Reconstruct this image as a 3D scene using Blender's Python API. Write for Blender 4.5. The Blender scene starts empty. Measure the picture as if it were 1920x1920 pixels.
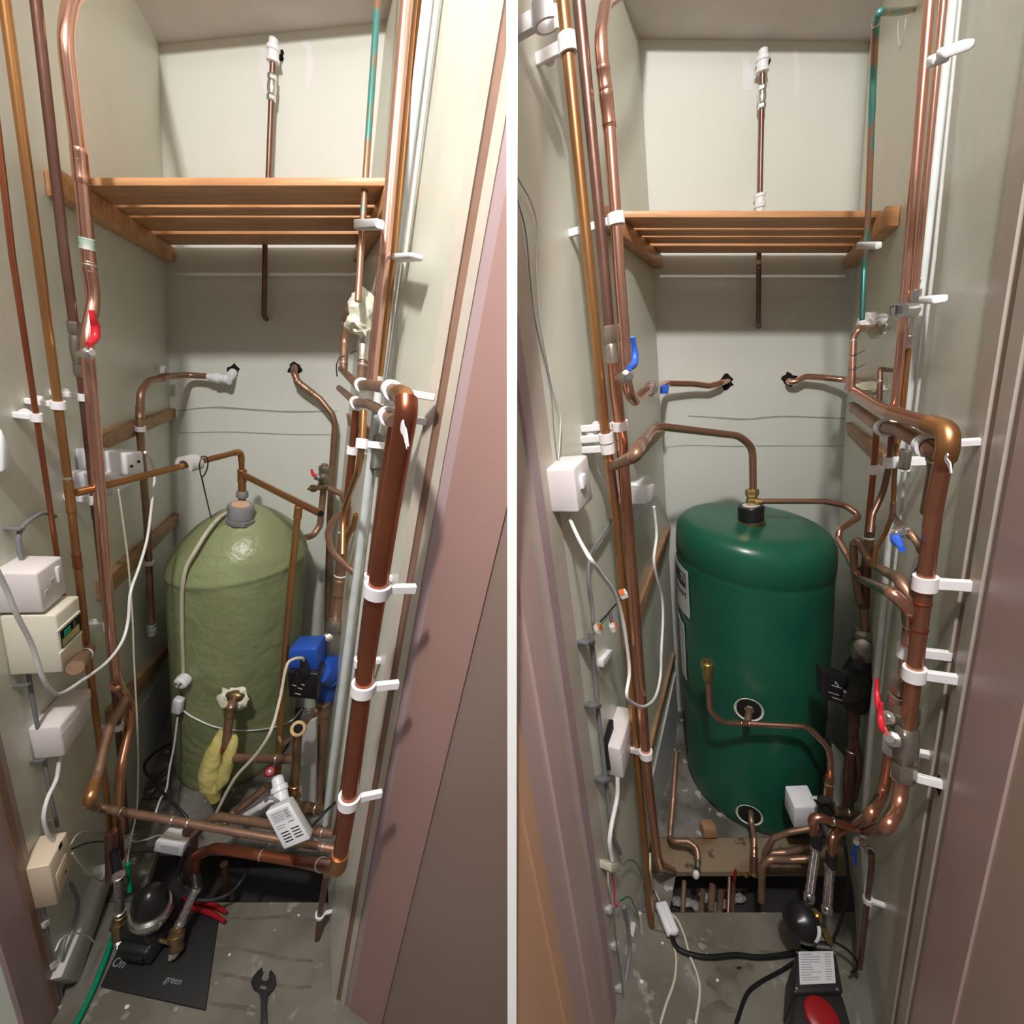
import bpy, bmesh, math, random
from mathutils import Vector, Matrix, noise
random.seed(4)
S = bpy.context.scene
col = S.collection
FP = 850.0; H = 1.5
PITCH = math.atan(300/850); SP = math.sin(PITCH); CP = math.cos(PITCH)
CAM = Vector((0, 0, H))
# ---------------------------------------------------------------- camera, light, exposure
cd = bpy.data.cameras.new('camera'); cam = bpy.data.objects.new('camera', cd); col.objects.link(cam)
cd.sensor_width = 36; cd.lens = 36*FP/1920; cd.clip_start = .01
cam.location = CAM; cam.rotation_euler = (math.pi/2-PITCH, 0, 0); S.camera = cam
w = bpy.data.worlds.new('world'); S.world = w; w.use_nodes = True
w.node_tree.nodes['Background'].inputs[0].default_value = (1.0, .95, .91, 1)
w.node_tree.nodes['Background'].inputs[1].default_value = .09
def lamp(name, loc, power, r, color):
    l = bpy.data.lights.new(name, 'POINT'); l.energy = power; l.shadow_soft_size = r; l.color = color
    o = bpy.data.objects.new(name, l); o.location = loc; col.objects.link(o)
lamp('hall_bulb', (-.12, -.12, 2.5), 56, .04, (1.0, .975, .945))
S.view_settings.view_transform = 'Standard'; S.view_settings.look = 'None'
S.view_settings.exposure = 0.8; S.view_settings.gamma = 1
S.view_settings.use_curve_mapping = False

# ---------------------------------------------------------------- geometry of the place
def ray(px, py):
    u = (px-960)/FP; k = (py-960)/FP
    return Vector((u, CP-k*SP, -SP-k*CP))
def W(px, py, Y):
    d = ray(px, py); return CAM + d*(Y/d.y)
def proj(p):
    q = p-CAM; zc = q.y*CP - q.z*SP; up = q.y*SP + q.z*CP
    return Vector((960+FP*q.x/zc, 960-FP*up/zc))
def plane_pt(px, py, p0, n):
    d = ray(px, py); return CAM + d*((p0-CAM).dot(n)/d.dot(n))
class Cup:
    """one cupboard: its back wall at y = D and its two side walls, splayed from the shared partition"""
    def __init__(s, D, lc, rc, d, v, rfront=None):
        s.D = D; s.v = ray(*v).normalized(); s.d = ray(*d).normalized()
        s.lp = W(*lc[0], D); s.rp = W(*rc[0], D)
        s.pl = {}
        n = s.d.cross(s.v).normalized(); n = n if n.x > 0 else -n
        s.pl['L'] = (s.lp, n)
        e = s.d if rfront is None else (s.rp - W(*rfront)).normalized()
        s.dr = e
        n = e.cross(s.v).normalized(); n = n if n.x < 0 else -n
        s.pl['R'] = (s.rp, n)
        s.pl['B'] = (Vector((0, D, 0)), Vector((0, -1, 0)))
    def P(s, px, py, spec):
        if isinstance(spec, (int, float)): return W(px, py, spec)
        if spec[0] == 'Z':
            d = ray(px, py); z = float(spec[1:]); return CAM + d*((z-H)/d.z)
        p0, n = s.pl[spec[0]]; off = float(spec[1:] or 0)
        return plane_pt(px, py, p0+n*off, n)
A = Cup(1.62, ((298, 85), (331, 955)), ((724, 42), (640, 880)), (612, 662), (415, 3160), rfront=(770, 960, .62))
B = Cup(1.60, ((1199, 75), (1249, 955)), ((1631, 78), (1579, 930)), (1436, 648), (1402, 3620))

# ---------------------------------------------------------------- materials
def mat(name, c, rough=.5, metal=0, c2=None, scale=8, bump=0, bscale=40, spec=.5, stretch=None, lo=.4, hi=.62, c3=None, trans=0, coat=0, detail=4):
    m = bpy.data.materials.new(name); m.use_nodes = True; nt = m.node_tree; N = nt.nodes; L = nt.links
    b = N['Principled BSDF']; b.inputs['Base Color'].default_value = (*c, 1); b.inputs['Roughness'].default_value = rough
    b.inputs['Metallic'].default_value = metal; b.inputs['Specular IOR Level'].default_value = spec
    if coat: b.inputs['Coat Weight'].default_value = coat
    if trans: b.inputs['Transmission Weight'].default_value = trans
    tc = N.new('ShaderNodeTexCoord'); src = tc.outputs['Object']
    if stretch:
        mp = N.new('ShaderNodeMapping'); mp.inputs['Scale'].default_value = stretch; L.new(src, mp.inputs[0]); src = mp.outputs[0]
    if c2:
        nz = N.new('ShaderNodeTexNoise'); nz.inputs['Scale'].default_value = scale; nz.inputs['Detail'].default_value = detail; L.new(src, nz.inputs['Vector'])
        r = N.new('ShaderNodeValToRGB'); r.color_ramp.elements[0].position = lo; r.color_ramp.elements[1].position = hi
        r.color_ramp.elements[0].color = (*c, 1); r.color_ramp.elements[1].color = (*c2, 1)
        L.new(nz.outputs['Fac'], r.inputs[0]); out = r.outputs[0]
        if c3:
            n3 = N.new('ShaderNodeTexNoise'); n3.inputs['Scale'].default_value = scale*3.1; n3.inputs['Detail'].default_value = 6; L.new(src, n3.inputs['Vector'])
            r3 = N.new('ShaderNodeValToRGB'); r3.color_ramp.elements[0].position = .62; r3.color_ramp.elements[1].position = .68
            L.new(n3.outputs['Fac'], r3.inputs[0])
            mx = N.new('ShaderNodeMixRGB'); L.new(r3.outputs[0], mx.inputs[0]); L.new(out, mx.inputs[1]); mx.inputs[2].default_value = (*c3, 1); out = mx.outputs[0]
        L.new(out, b.inputs['Base Color'])
    if bump:
        nb = N.new('ShaderNodeTexNoise'); nb.inputs['Scale'].default_value = bscale; nb.inputs['Detail'].default_value = 3; L.new(src, nb.inputs['Vector'])
        bp = N.new('ShaderNodeBump'); bp.inputs['Strength'].default_value = bump; bp.inputs['Distance'].default_value = .01
        L.new(nb.outputs['Fac'], bp.inputs['Height']); L.new(bp.outputs[0], b.inputs['Normal'])
    return m
M = {}
M['paint'] = mat('cream_green_paint', (.70, .71, .61), .36, c2=(.65, .66, .56), scale=3, bump=.12, bscale=22, lo=.3, hi=.7)
M['paintb'] = mat('back_wall_paint', (.75, .76, .71), .42, c2=(.70, .71, .65), scale=2.5, bump=.15, bscale=14, lo=.3, hi=.7)
M['ceil'] = mat('ceiling_paint', (.60, .58, .56), .7, c2=(.55, .53, .51), scale=6, bump=.15, bscale=12)
M['trim'] = mat('aged_gloss_paint', (.52, .46, .385), .35, c2=(.47, .41, .345), scale=9, bump=.1, bscale=30)
M['brown'] = mat('brown_frame_strip', (.22, .125, .085), .45, c2=(.27, .155, .11), scale=8, bump=.1)  # plain brown for the narrow strip between the frame mouldings
M['lilac'] = mat('lilac_frame_paint', (.40, .29, .30), .5, c2=(.37, .265, .27), scale=5)
M['pink'] = mat('dusky_pink_paint', (.36, .215, .19), .42, c2=(.33, .20, .175), scale=3, bump=.05, bscale=60)
M['pink2'] = mat('pale_pink_paint', (.53, .38, .36), .42, c2=(.50, .355, .33), scale=3, bump=.05, bscale=60)
M['tan'] = mat('tan_paint', (.50, .38, .31), .5, c2=(.46, .35, .28), scale=3)
M['taupe'] = mat('taupe_paint', (.27, .19, .16), .5, c2=(.25, .175, .145), scale=3)
M['peach'] = mat('peach_paint', (.62, .36, .22), .5, c2=(.57, .34, .22), scale=3)
M['white_trim'] = mat('white_trim', (.86, .86, .86), .6)
M['mark'] = mat('dirty_mark', (.33, .36, .32), .7)
M['fillr'] = mat('filler', (.78, .76, .76), .6, bump=.2)
M['cu'] = mat('copper', (.72, .36, .24), .26, .95, c2=(.63, .30, .19), scale=5, detail=1)
M['cup'] = mat('pinkish_copper', (.78, .45, .35), .24, .95, c2=(.73, .40, .31), scale=5, detail=1)
M['cuo'] = mat('orange_brown_copper', (.50, .25, .10), .33, .85, c2=(.42, .20, .085), scale=6, detail=1)
M['cur'] = mat('red_brown_copper', (.40, .13, .065), .28, .85, c2=(.33, .10, .055), scale=6, detail=1)
M['cum'] = mat('aged_red_copper', (.50, .23, .14), .3, .88, c2=(.42, .18, .11), scale=6, detail=1)
M['cud'] = mat('dark_brown_copper', (.20, .10, .08), .36, .75, c2=(.25, .14, .11), scale=8, bump=.05, detail=2)
M['cug'] = mat('dull_copper', (.42, .25, .17), .42, .7, c2=(.30, .18, .12), scale=18, bump=.12)
M['patina'] = mat('green_stained_copper', (.45, .24, .15), .35, .7, c2=(.12, .36, .33), scale=9, stretch=(3, 3, .5), lo=.48, hi=.54)
M['solder'] = mat('solder', (.72, .66, .58), .3, .9)
M['verd'] = mat('verdigris', (.30, .45, .38), .6, .3, c2=(.6, .6, .52), scale=60)
M['chrome'] = mat('nickel', (.70, .68, .66), .22, .95)
M['dull'] = mat('dull_nickel', (.42, .38, .33), .34, .85, c2=(.32, .28, .23), scale=30)
M['brass'] = mat('brass', (.66, .48, .20), .28, .95)
M['brassd'] = mat('old_brass', (.33, .23, .12), .38, .85, c2=(.22, .15, .08), scale=30)
M['white'] = mat('white_plastic', (.84, .84, .88), .38)
M['wclip'] = mat('white_nylon', (.85, .82, .84), .42)
M['cream'] = mat('cream_plastic', (.70, .66, .55), .45)
M['cream2'] = mat('aged_cream_plastic', (.74, .61, .46), .42)
M['pinkw'] = mat('off_white_plastic', (.76, .70, .70), .4)
M['grey'] = mat('grey_plastic', (.24, .24, .25), .5)
M['lgrey'] = mat('light_grey_plastic', (.55, .55, .53), .45)
M['condw'] = mat('white_painted_pipe', (.70, .73, .74), .35, c2=(.62, .65, .65), scale=20)
M['black'] = mat('black_plastic', (.012, .012, .013), .3)
M['rubber'] = mat('black_rubber', (.015, .015, .016), .6, bump=.1, bscale=200)
M['cast'] = mat('black_cast_body', (.02, .02, .021), .45, bump=.1, bscale=90)
M['red'] = mat('red_sleeve', (.62, .02, .035), .35)
M['bred'] = mat('dark_red_plastic', (.30, .008, .012), .4)
M['blue'] = mat('blue_enamel', (.02, .10, .50), .35, c2=(.02, .08, .40), scale=8)
M['bluel'] = mat('blue_sleeve', (.03, .12, .62), .4)
M['green'] = mat('green_hose', (.0, .24, .12), .35)
M['wood'] = mat('varnished_pine', (.66, .34, .16), .42, c2=(.52, .25, .11), scale=6, stretch=(1, 9, 9), bump=.06)
M['woodw'] = mat('weathered_batten', (.42, .25, .13), .6, c2=(.34, .19, .10), scale=10, stretch=(2, 2, 9), bump=.2)
M['foam'] = mat('expanding_foam', (.80, .78, .62), .55, c2=(.86, .85, .74), scale=30, bump=.3, bscale=50)
M['sponge'] = mat('yellow_foam', (.56, .50, .18), .75, c2=(.42, .36, .10), scale=14, bump=.5, bscale=70)
M['olive'] = mat('sage_green_foam_lagging', (.29, .33, .165), .38, c2=(.25, .285, .14), scale=7, bump=.55, bscale=26, spec=.6)
M['tank'] = mat('dark_green_vinyl', (.014, .125, .07), .30, c2=(.010, .095, .055), scale=4, bump=.12, bscale=9, spec=.55)
M['floor'] = mat('dirty_floorboards', (.19, .175, .145), .8, c2=(.13, .118, .095), scale=7, bump=.3, bscale=30, c3=(.27, .25, .215))
M['floorb'] = mat('grey_dusty_boards', (.22, .20, .18), .85, c2=(.10, .088, .075), scale=10, bump=.5, bscale=36, c3=(.45, .43, .40))
M['ply'] = mat('stained_plywood', (.27, .20, .125), .75, c2=(.16, .09, .045), scale=8, bump=.2, lo=.46, hi=.66, c3=(.10, .07, .05))
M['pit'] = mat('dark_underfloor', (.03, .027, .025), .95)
M['debris'] = mat('rubble', (.36, .34, .32), .9, c2=(.2, .18, .16), scale=40)
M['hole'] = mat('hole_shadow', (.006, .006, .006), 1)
M['sticker'] = mat('printed_sticker', (.66, .67, .68), .45)
M['ink'] = mat('ink', (.03, .03, .035), .5)
M['inkg'] = mat('grey_ink', (.30, .31, .34), .5)
M['navy'] = mat('navy_ink', (.03, .05, .20), .5)
M['cable'] = mat('white_cable', (.74, .73, .72), .45)
M['ccable'] = mat('cream_cable', (.60, .55, .44), .5)
M['gcable'] = mat('grey_cable', (.20, .20, .21), .55)
M['braid'] = mat('braided_steel', (.50, .44, .42), .35, .8, c2=(.28, .24, .23), scale=120)
M['orange'] = mat('orange_connector', (.70, .16, .04), .4)
M['label_o'] = mat('orange_scale_disc', (.72, .45, .30), .5)
M['grout'] = mat('dark_seam', (.20, .21, .17), .8)

# ---------------------------------------------------------------- object helpers
WL = {}
def mk(name, bm, m, parent=None, label=None, cat=None, group=None, kind=None, smooth=40, org=None):
    bmesh.ops.recalc_face_normals(bm, faces=bm.faces)
    xs = [v.co for v in bm.verts]
    lo = Vector((min(v.x for v in xs), min(v.y for v in xs), min(v.z for v in xs)))
    hi = Vector((max(v.x for v in xs), max(v.y for v in xs), max(v.z for v in xs)))
    o0 = Vector(((lo.x+hi.x)/2, (lo.y+hi.y)/2, lo.z)) if org is None else org
    for v in bm.verts: v.co = v.co-o0
    me = bpy.data.meshes.new(name); bm.to_mesh(me); bm.free()
    if smooth:
        me.shade_smooth(); me.set_sharp_from_angle(angle=math.radians(smooth))
    me.materials.append(M[m] if isinstance(m, str) else m)
    o = bpy.data.objects.new(name, me); col.objects.link(o)
    place(o, o0, parent); tag(o, label, cat, group, kind)
    return o
def place(o, p, parent):
    WL[o.name] = p.copy()
    if parent is not None:
        o.parent = parent; o.location = p-WL[parent.name]
    else: o.location = p
def tag(o, label=None, cat=None, group=None, kind=None):
    if label: o['label'] = label
    if cat: o['category'] = cat
    if group: o['group'] = group
    if kind: o['kind'] = kind
def empty(name, p, label, cat, group=None):
    o = bpy.data.objects.new(name, None); o.empty_display_size = .02; col.objects.link(o)
    place(o, p, None); tag(o, label, cat, group); return o
def BM(): return bmesh.new()
def prism(bm, front, off):
    """solid between a polygon and the same polygon moved by off"""
    f = [bm.verts.new(p) for p in front]; b = [bm.verts.new(p+off) for p in front]
    n = len(f); bm.faces.new(f); bm.faces.new(list(reversed(b)))
    for i in range(n): bm.faces.new([f[i], b[i], b[(i+1) % n], f[(i+1) % n]])
    return f+b
def bevel(bm, r, seg=2):
    bmesh.ops.bevel(bm, geom=[e for e in bm.edges], offset=r, segments=seg, profile=.5, affect='EDGES', clamp_overlap=True)
def box(bm, c, sx, sy, sz, R=None):
    vs = []
    for x in (-.5, .5):
        for y in (-.5, .5):
            for z in (-.5, .5):
                v = Vector((x*sx, y*sy, z*sz)); vs.append(bm.verts.new(c+(R @ v if R else v)))
    for q in ((0, 1, 3, 2), (4, 6, 7, 5), (0, 4, 5, 1), (2, 3, 7, 6), (0, 2, 6, 4), (1, 5, 7, 3)): bm.faces.new([vs[i] for i in q])
def frame(t):
    t = t.normalized(); a = Vector((0, 0, 1)) if abs(t.z) < .9 else Vector((1, 0, 0))
    x = t.cross(a).normalized(); return x, t.cross(x).normalized()
def lathe(bm, p0, p1, prof, n=20, caps=True):
    """rings of (fraction along p0-p1, radius)"""
    ax = p1-p0; x, y = frame(ax); rings = []
    for t, r in prof:
        c = p0+ax*t
        rings.append([bm.verts.new(c+(x*math.cos(2*math.pi*i/n)+y*math.sin(2*math.pi*i/n))*max(r, 1e-5)) for i in range(n)])
    for a, b in zip(rings, rings[1:]):
        for i in range(n): bm.faces.new([a[i], a[(i+1) % n], b[(i+1) % n], b[i]])
    if caps: bm.faces.new(list(reversed(rings[0]))); bm.faces.new(rings[-1])
def fillet(pts, rb, seg=8):
    if len(pts) < 3 or rb <= 0: return pts
    out = [pts[0]]
    for a, b, c in zip(pts, pts[1:], pts[2:]):
        u = a-b; v = c-b; lu, lv = u.length, v.length
        if lu < 1e-6 or lv < 1e-6: continue
        u /= lu; v /= lv; ang = u.angle(v, math.pi)
        if ang > math.radians(176): out.append(b); continue
        d = min(rb/math.tan(ang/2), lu*.49, lv*.49)
        p, q = b+u*d, b+v*d
        for i in range(seg+1):
            t = i/seg; out.append(p*(1-t)**2+b*2*t*(1-t)+q*t*t)
    out.append(pts[-1]); return out
def catmull(pts, seg=8):
    if len(pts) < 3: return pts
    P = [pts[0]*2-pts[1]]+pts+[pts[-1]*2-pts[-2]]; out = []
    for i in range(1, len(P)-2):
        for k in range(seg):
            t = k/seg; a, b, c, d = P[i-1:i+3]
            out.append(.5*((2*b)+(c-a)*t+(2*a-5*b+4*c-d)*t*t+(-a+3*b-3*c+d)*t**3))
    out.append(pts[-1]); return out
def sweep(bm, path, r, n=14, caps=True):
    path = [p for i, p in enumerate(path) if i == 0 or (p-path[i-1]).length > 1e-5]
    t = (path[1]-path[0]).normalized(); x, y = frame(t); rings = []
    for i, p in enumerate(path):
        a = path[max(i-1, 0)]; b = path[min(i+1, len(path)-1)]; t = (b-a).normalized()
        x = (x-t*x.dot(t)).normalized(); y = t.cross(x)
        rr = r(i/(len(path)-1)) if callable(r) else r
        rings.append([bm.verts.new(p+(x*math.cos(2*math.pi*k/n)+y*math.sin(2*math.pi*k/n))*rr) for k in range(n)])
    for a, b in zip(rings, rings[1:]):
        for k in range(n): bm.faces.new([a[k], a[(k+1) % n], b[(k+1) % n], b[k]])
    if caps: bm.faces.new(list(reversed(rings[0]))); bm.faces.new(rings[-1])
class Run: pass
def rad(p, wpx):
    q = p-CAM; zc = q.y*CP-q.z*SP; th = math.atan(abs(q.x)/zc)
    return 1.08*wpx*zc*math.cos(th)/(2*FP)
def pipe(c, pts, wpx, m, label, spec=None, bend=.03, name='copper_pipe', cat='pipe', group=None, parent=None, spline=False, n=14, r=None, fits=()):
    ps = [c.P(q[0], q[1], q[2] if len(q) > 2 else spec) for q in pts]
    if r is None: r = rad(ps[0], wpx)
    if not spline and pts[0][1] <= 0 and pts[0][1] > -30 and ps[0].z < 2.68 and ps[0].z > ps[1].z:
        ps[0] = ps[1]+(ps[0]-ps[1])*((2.68-ps[1].z)/(ps[0].z-ps[1].z))      # risers carry on up to the hall ceiling
    path = catmull(ps) if spline else fillet(ps, bend)
    bm = BM(); sweep(bm, path, r, n)
    o = mk(name, bm, m, parent, label, cat if parent is None else None, group, smooth=60)
    R = Run(); R.o = o; R.path = path; R.r = r; R.c = c; R.root = parent or o
    for f in fits: sleeve(R, *f)
    return R
def near(R, px, py):
    best = None
    for a, b in zip(R.path, R.path[1:]):
        L = (b-a).length
        k = max(1, int(L/.01))
        for i in range(k+1):
            p = a.lerp(b, i/k); d = (proj(p)-Vector((px, py))).length
            if best is None or d < best[0]: best = (d, p, (b-a).normalized())
    return best[1], best[2]
FK = {'ring': (.005, 1.10, 'solder', 'solder_ring'), 'coup': (.035, 1.16, None, 'coupling'), 'nut': (.014, 1.6, 'chrome', 'nut'),
      'bnut': (.016, 1.6, 'brass', 'nut'), 'verd': (.02, 1.12, 'verd', 'corroded_joint'), 'big': (.06, 1.16, None, 'coupling')}
def sleeve(R, px, py, kind='ring', m=None, ln=None, rs=None):
    l0, k0, m0, nm = FK[kind]; l = ln or l0; k = rs or k0
    p, t = near(R, px, py); bm = BM(); r = R.r
    a, b = p-t*l/2, p+t*l/2
    if 'nut' in kind:
        lathe(bm, a, b, [(0, r*k*.9), (.12, r*k), (.88, r*k), (1, r*k*.9)], 6)
    elif kind == 'ring': lathe(bm, a, b, [(0, r*1.01), (.3, r*k), (.7, r*k), (1, r*1.01)], 18)
    else: lathe(bm, a, b, [(0, r*1.04), (.04, r*k), (.18, r*k), (.2, r*(k-.03)), (.8, r*(k-.03)), (.82, r*k), (.96, r*k), (1, r*1.04)], 18)
    return mk(nm, bm, m or m0 or R.o.data.materials[0], R.root, smooth=35)
def elbow(R, px, py, m=None, k=1.2, l=.03):
    """a socketed elbow over the bend nearest the pixel"""
    pts = R.path; i = min(range(len(pts)), key=lambda i: (proj(pts[i])-Vector((px, py))).length)
    c0 = pts[i]; seg = [p for p in pts if (p-c0).length < l]
    a, ta = pts[max(0, i-14)], None
    before = [p for p in pts[:i+1] if (p-c0).length < l]; after = [p for p in pts[i:] if (p-c0).length < l]
    def ext(q, prev):
        d = (q-prev)
        return prev+d.normalized()*1 if d.length else q
    path = before+after[1:]
    # extend to length l along the straight legs
    j0 = pts.index(path[0]); j1 = len(pts)-1-pts[::-1].index(path[-1])
    if j0 > 0:
        d = (pts[j0-1]-path[0]).normalized(); path = [path[0]+d*max(0.004, l-(path[0]-c0).length)]+path
    if j1 < len(pts)-1:
        d = (pts[j1+1]-path[-1]).normalized(); path = path+[path[-1]+d*max(0.004, l-(path[-1]-c0).length)]
    bm = BM(); sweep(bm, path, R.r*k, 16)
    return mk('elbow', bm, m or R.o.data.materials[0], R.root, smooth=60)
def clip(R, px, py, side, label, m='wclip', w=.014, knob=True, group=None, foot=True):
    """saddle clip round a pipe with a foot screwed to the wall"""
    p, t = near(R, px, py); r = R.r; c = R.c
    p0, n = c.pl[side]; d = (p-p0).dot(n)
    bm = BM(); n = (n-t*n.dot(t)).normalized(); s = t.cross(n)
    ri, ro = r*1.03, r*1.03+.0042; N = 22; rings = []
    for z in (-w/2, w/2):
        for rr in (ri, ro):
            rings.append([bm.verts.new(p+t*z+(n*math.cos(2*math.pi*i/N)+s*math.sin(2*math.pi*i/N))*rr) for i in range(N)])
    for a, b in ((0, 1), (1, 3), (3, 2), (2, 0)):
        for i in range(N): bm.faces.new([rings[a][i], rings[a][(i+1) % N], rings[b][(i+1) % N], rings[b][i]])
    o = mk('pipe_clip', bm, m, None, label, 'pipe clip', group, smooth=50)
    L = max(d-r*1.03, .006)
    if foot:
        bm = BM(); R3 = Matrix((n, s, t)).transposed()
        box(bm, p-n*(r*1.03+L/2), L, .009, w*.72, R3); bevel(bm, .001, 1)
        mk('foot', bm, m, o)
        if knob:
            bm = BM(); q = p-n*(r*1.03+L*.6)-s*.02
            lathe(bm, q, q+s*.012, [(0, .006), (.4, .006), (.5, .009), (1, .009)], 12)
            mk('knob', bm, m, o)
    return o
def clamp_box(c, side, quad, off, m, name=None, parent=None, label=None, cat=None, base=0.0, bv=.003, group=None):
    """box on a wall whose front face has the given corners"""
    if side in 'LRB':
        n = c.pl[side][1]; f = [c.P(x, y, side+str(off)) for x, y in quad]; bm = BM(); prism(bm, f, -n*(off-base))
    if bv: bevel(bm, bv)
    return mk(name, bm, m, parent, label, cat, group, smooth=50)
def cutx(bm, sgn):
    """trim a building surface where it meets the partition between the cupboards (the plane x = 0)"""
    r = bmesh.ops.bisect_plane(bm, geom=bm.verts[:]+bm.edges[:]+bm.faces[:], plane_co=(sgn*.003, 0, 0), plane_no=(-sgn, 0, 0), clear_outer=True)
    eds = [g for g in r['geom_cut'] if isinstance(g, bmesh.types.BMEdge)]
    if eds: bmesh.ops.holes_fill(bm, edges=eds)
def slab(pts, off, m, name, parent=None, kind=None, bv=0, label=None, cat=None, group=None):
    bm = BM(); prism(bm, pts, off)
    if kind == 'structure' and SIDE:
        cutx(bm, SIDE)
        if not bm.verts: bm.free(); return None
    if bv: bevel(bm, bv)
    return mk(name, bm, m, parent, label, cat, group, kind, smooth=30)
def stroke(c, pts, spec, wd, m, name, parent, thick=.0006, spline=True):
    """flat mark of its own thickness on a wall or a floor"""
    ps = [c.P(x, y, spec) for x, y in pts]; ps = catmull(ps, 5) if spline else ps
    n = Vector((0, -1, 0)) if isinstance(spec, float) else c.pl[spec[0]][1] if spec[0] in 'LRB' else Vector((0, 0, 1))
    bm = BM(); L = []
    for i, p in enumerate(ps):
        t = (ps[min(i+1, len(ps)-1)]-ps[max(i-1, 0)]).normalized(); s = t.cross(n).normalized()
        k = wd*(.35+.65*math.sin(math.pi*(.08+.84*i/(len(ps)-1))))*(.8+.4*random.random())
        L.append([bm.verts.new(p+s*k/2), bm.verts.new(p-s*k/2), bm.verts.new(p-s*k/2-n*thick), bm.verts.new(p+s*k/2-n*thick)])
    for a, b in zip(L, L[1:]):
        for i in range(4): bm.faces.new([a[i], a[(i+1) % 4], b[(i+1) % 4], b[i]])
    bm.faces.new(L[0]); bm.faces.new(L[-1][::-1])
    return mk(name, bm, m, parent)
def blob(center, rx, ry, rz, m, name, parent=None, label=None, cat=None, amp=.15, sc=30, R=None, sub=3, group=None, flat=None):
    bm = BM(); bmesh.ops.create_icosphere(bm, subdivisions=sub, radius=1)
    for v in bm.verts:
        k = 1+amp*noise.noise(v.co*2.3+center*sc)
        q = Vector((v.co.x*rx, v.co.y*ry, v.co.z*rz))*k
        v.co = center+(R @ q if R else q)
    return mk(name, bm, m, parent, label, cat, group)
def letters(txt, m, name, parent, o, ex, ey, size, thick=.0006, fn=None, align='CENTER'):
    """raised lettering lying on the plane through o spanned by ex (reading) and ey (up)"""
    cu = bpy.data.curves.new('t', 'FONT'); cu.body = txt; cu.size = 1; cu.align_x = align; cu.align_y = 'CENTER'
    cu.resolution_u = 3
    ob = bpy.data.objects.new('t', cu); col.objects.link(ob)
    dg = bpy.context.evaluated_depsgraph_get(); me = bpy.data.meshes.new_from_object(ob.evaluated_get(dg))
    bpy.data.objects.remove(ob); bm = BM(); bm.from_mesh(me); bpy.data.meshes.remove(me)
    n = ex.cross(ey)
    g = bmesh.ops.extrude_face_region(bm, geom=bm.faces[:])
    for v in [q for q in g['geom'] if isinstance(q, bmesh.types.BMVert)]: v.co.z += thick/size
    for v in bm.verts:
        v.co = fn(v.co.x*size, v.co.y*size, v.co.z*size) if fn else o+ex*v.co.x*size+ey*v.co.y*size+n*v.co.z*size
    return mk(name, bm, m, parent, smooth=0)

# ---------------------------------------------------------------- the two cupboards: walls, ceilings, floors
def along_v(p, v, z): return p+v*((z-p.z)/v.z)
def side_wall(c, side, xf, name):
    p0, n = c.pl[side]; bk = c.P(*({'L': (proj(c.lp).x, proj(c.lp).y), 'R': (proj(c.rp).x, proj(c.rp).y)}[side]), side)
    fr = c.P(xf, 960, side)
    q = [along_v(bk, c.v, 0), along_v(bk, c.v, 2.7), along_v(fr, c.v, 2.7), along_v(fr, c.v, 0)]
    return slab(q, -n*.045, 'paint', name, kind='structure')
SIDE = -1
A.lw = side_wall(A, 'L', -260, 'wall_left'); A.rw = side_wall(A, 'R', 770, 'wall_right')
SIDE = 1
B.lw = side_wall(B, 'L', 1050, 'wall_left'); B.rw = side_wall(B, 'R', 1795, 'wall_right')
for c in (A, B):
    SIDE = -1 if c is A else 1
    l, r = c.lp, c.rp
    q = [along_v(l, c.v, 0), along_v(l, c.v, 2.6), along_v(r, c.v, 2.6), along_v(r, c.v, 0)]
    q[0].x -= .05; q[1].x -= .05; q[2].x += .05; q[3].x += .05
    for p in q: p.y = c.D
    c.bw = slab(q, Vector((0, .05, 0)), 'paintb', 'wall_back', kind='structure')
def ceiling(c, p, q, name):
    a, b = W(*p, c.D), W(*q, c.D); e = (b-a).normalized()
    a -= e*.1; b += e*.1
    s = (c.D-1.42)/c.d.y; dl = c.d*s
    slab([a+c.d*.05, b+c.d*.05, b-dl, a-dl], Vector((0, 0, .04)), 'ceil', name, kind='structure')
    up = Vector((0, 0, 2.74-(a-dl).z))
    h = Vector((0, 0, .041)); up -= h*2
    slab([a-dl+h, b-dl+h, b-dl+h+up, a-dl+h+up], Vector((0, .04, 0)), 'ceil', 'wall_header', kind='structure')
SIDE = -1
ceiling(A, (298, 84), (724, 42), 'ceiling')
SIDE = 1
ceiling(B, (1199, 74), (1631, 78), 'ceiling')
SIDE = 0
slab([Vector((-2.2, 1.75, 2.72)), Vector((2.2, 1.75, 2.72)), Vector((2.2, -1.6, 2.72)), Vector((-2.2, -1.6, 2.72))], Vector((0, 0, .05)), 'ceil', 'ceiling', kind='structure')
# floors: board fields around an opening in each floor
def floor_piece(c, x0, x1, y0, y1, m, name='floor', z=0.0, t=.02):
    """x measured from the cupboard's left wall foot at that depth, following the wall"""
    def pt(x, y):
        p0, n = c.pl['L']; X = p0.x-(n.y*(y-p0.y)+n.z*(z-p0.z))/n.x
        return Vector((X+x, y, z))
    def pr(x, y):
        if y0 < .8 or x < .6: return pt(x, y)
        p0, n = c.pl['R']; return Vector((p0.x-(n.y*(y-p0.y)+n.z*(z-p0.z))/n.x+.03, y, z))
    return slab([pt(x0, y0), pr(x1, y0), pr(x1, y1), pt(x0, y1)], Vector((0, 0, -t)), m, name, kind='structure')
SIDE = -1
floor_piece(A, -.05, 1.4, -.05, .86, 'floor'); floor_piece(A, -.05, .12, .862, 1.0, 'floorb'); floor_piece(A, .74, 1.0, .862, 1.0, 'floorb')
floor_piece(A, -.05, 1.0, 1.002, 1.78, 'floorb')
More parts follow.
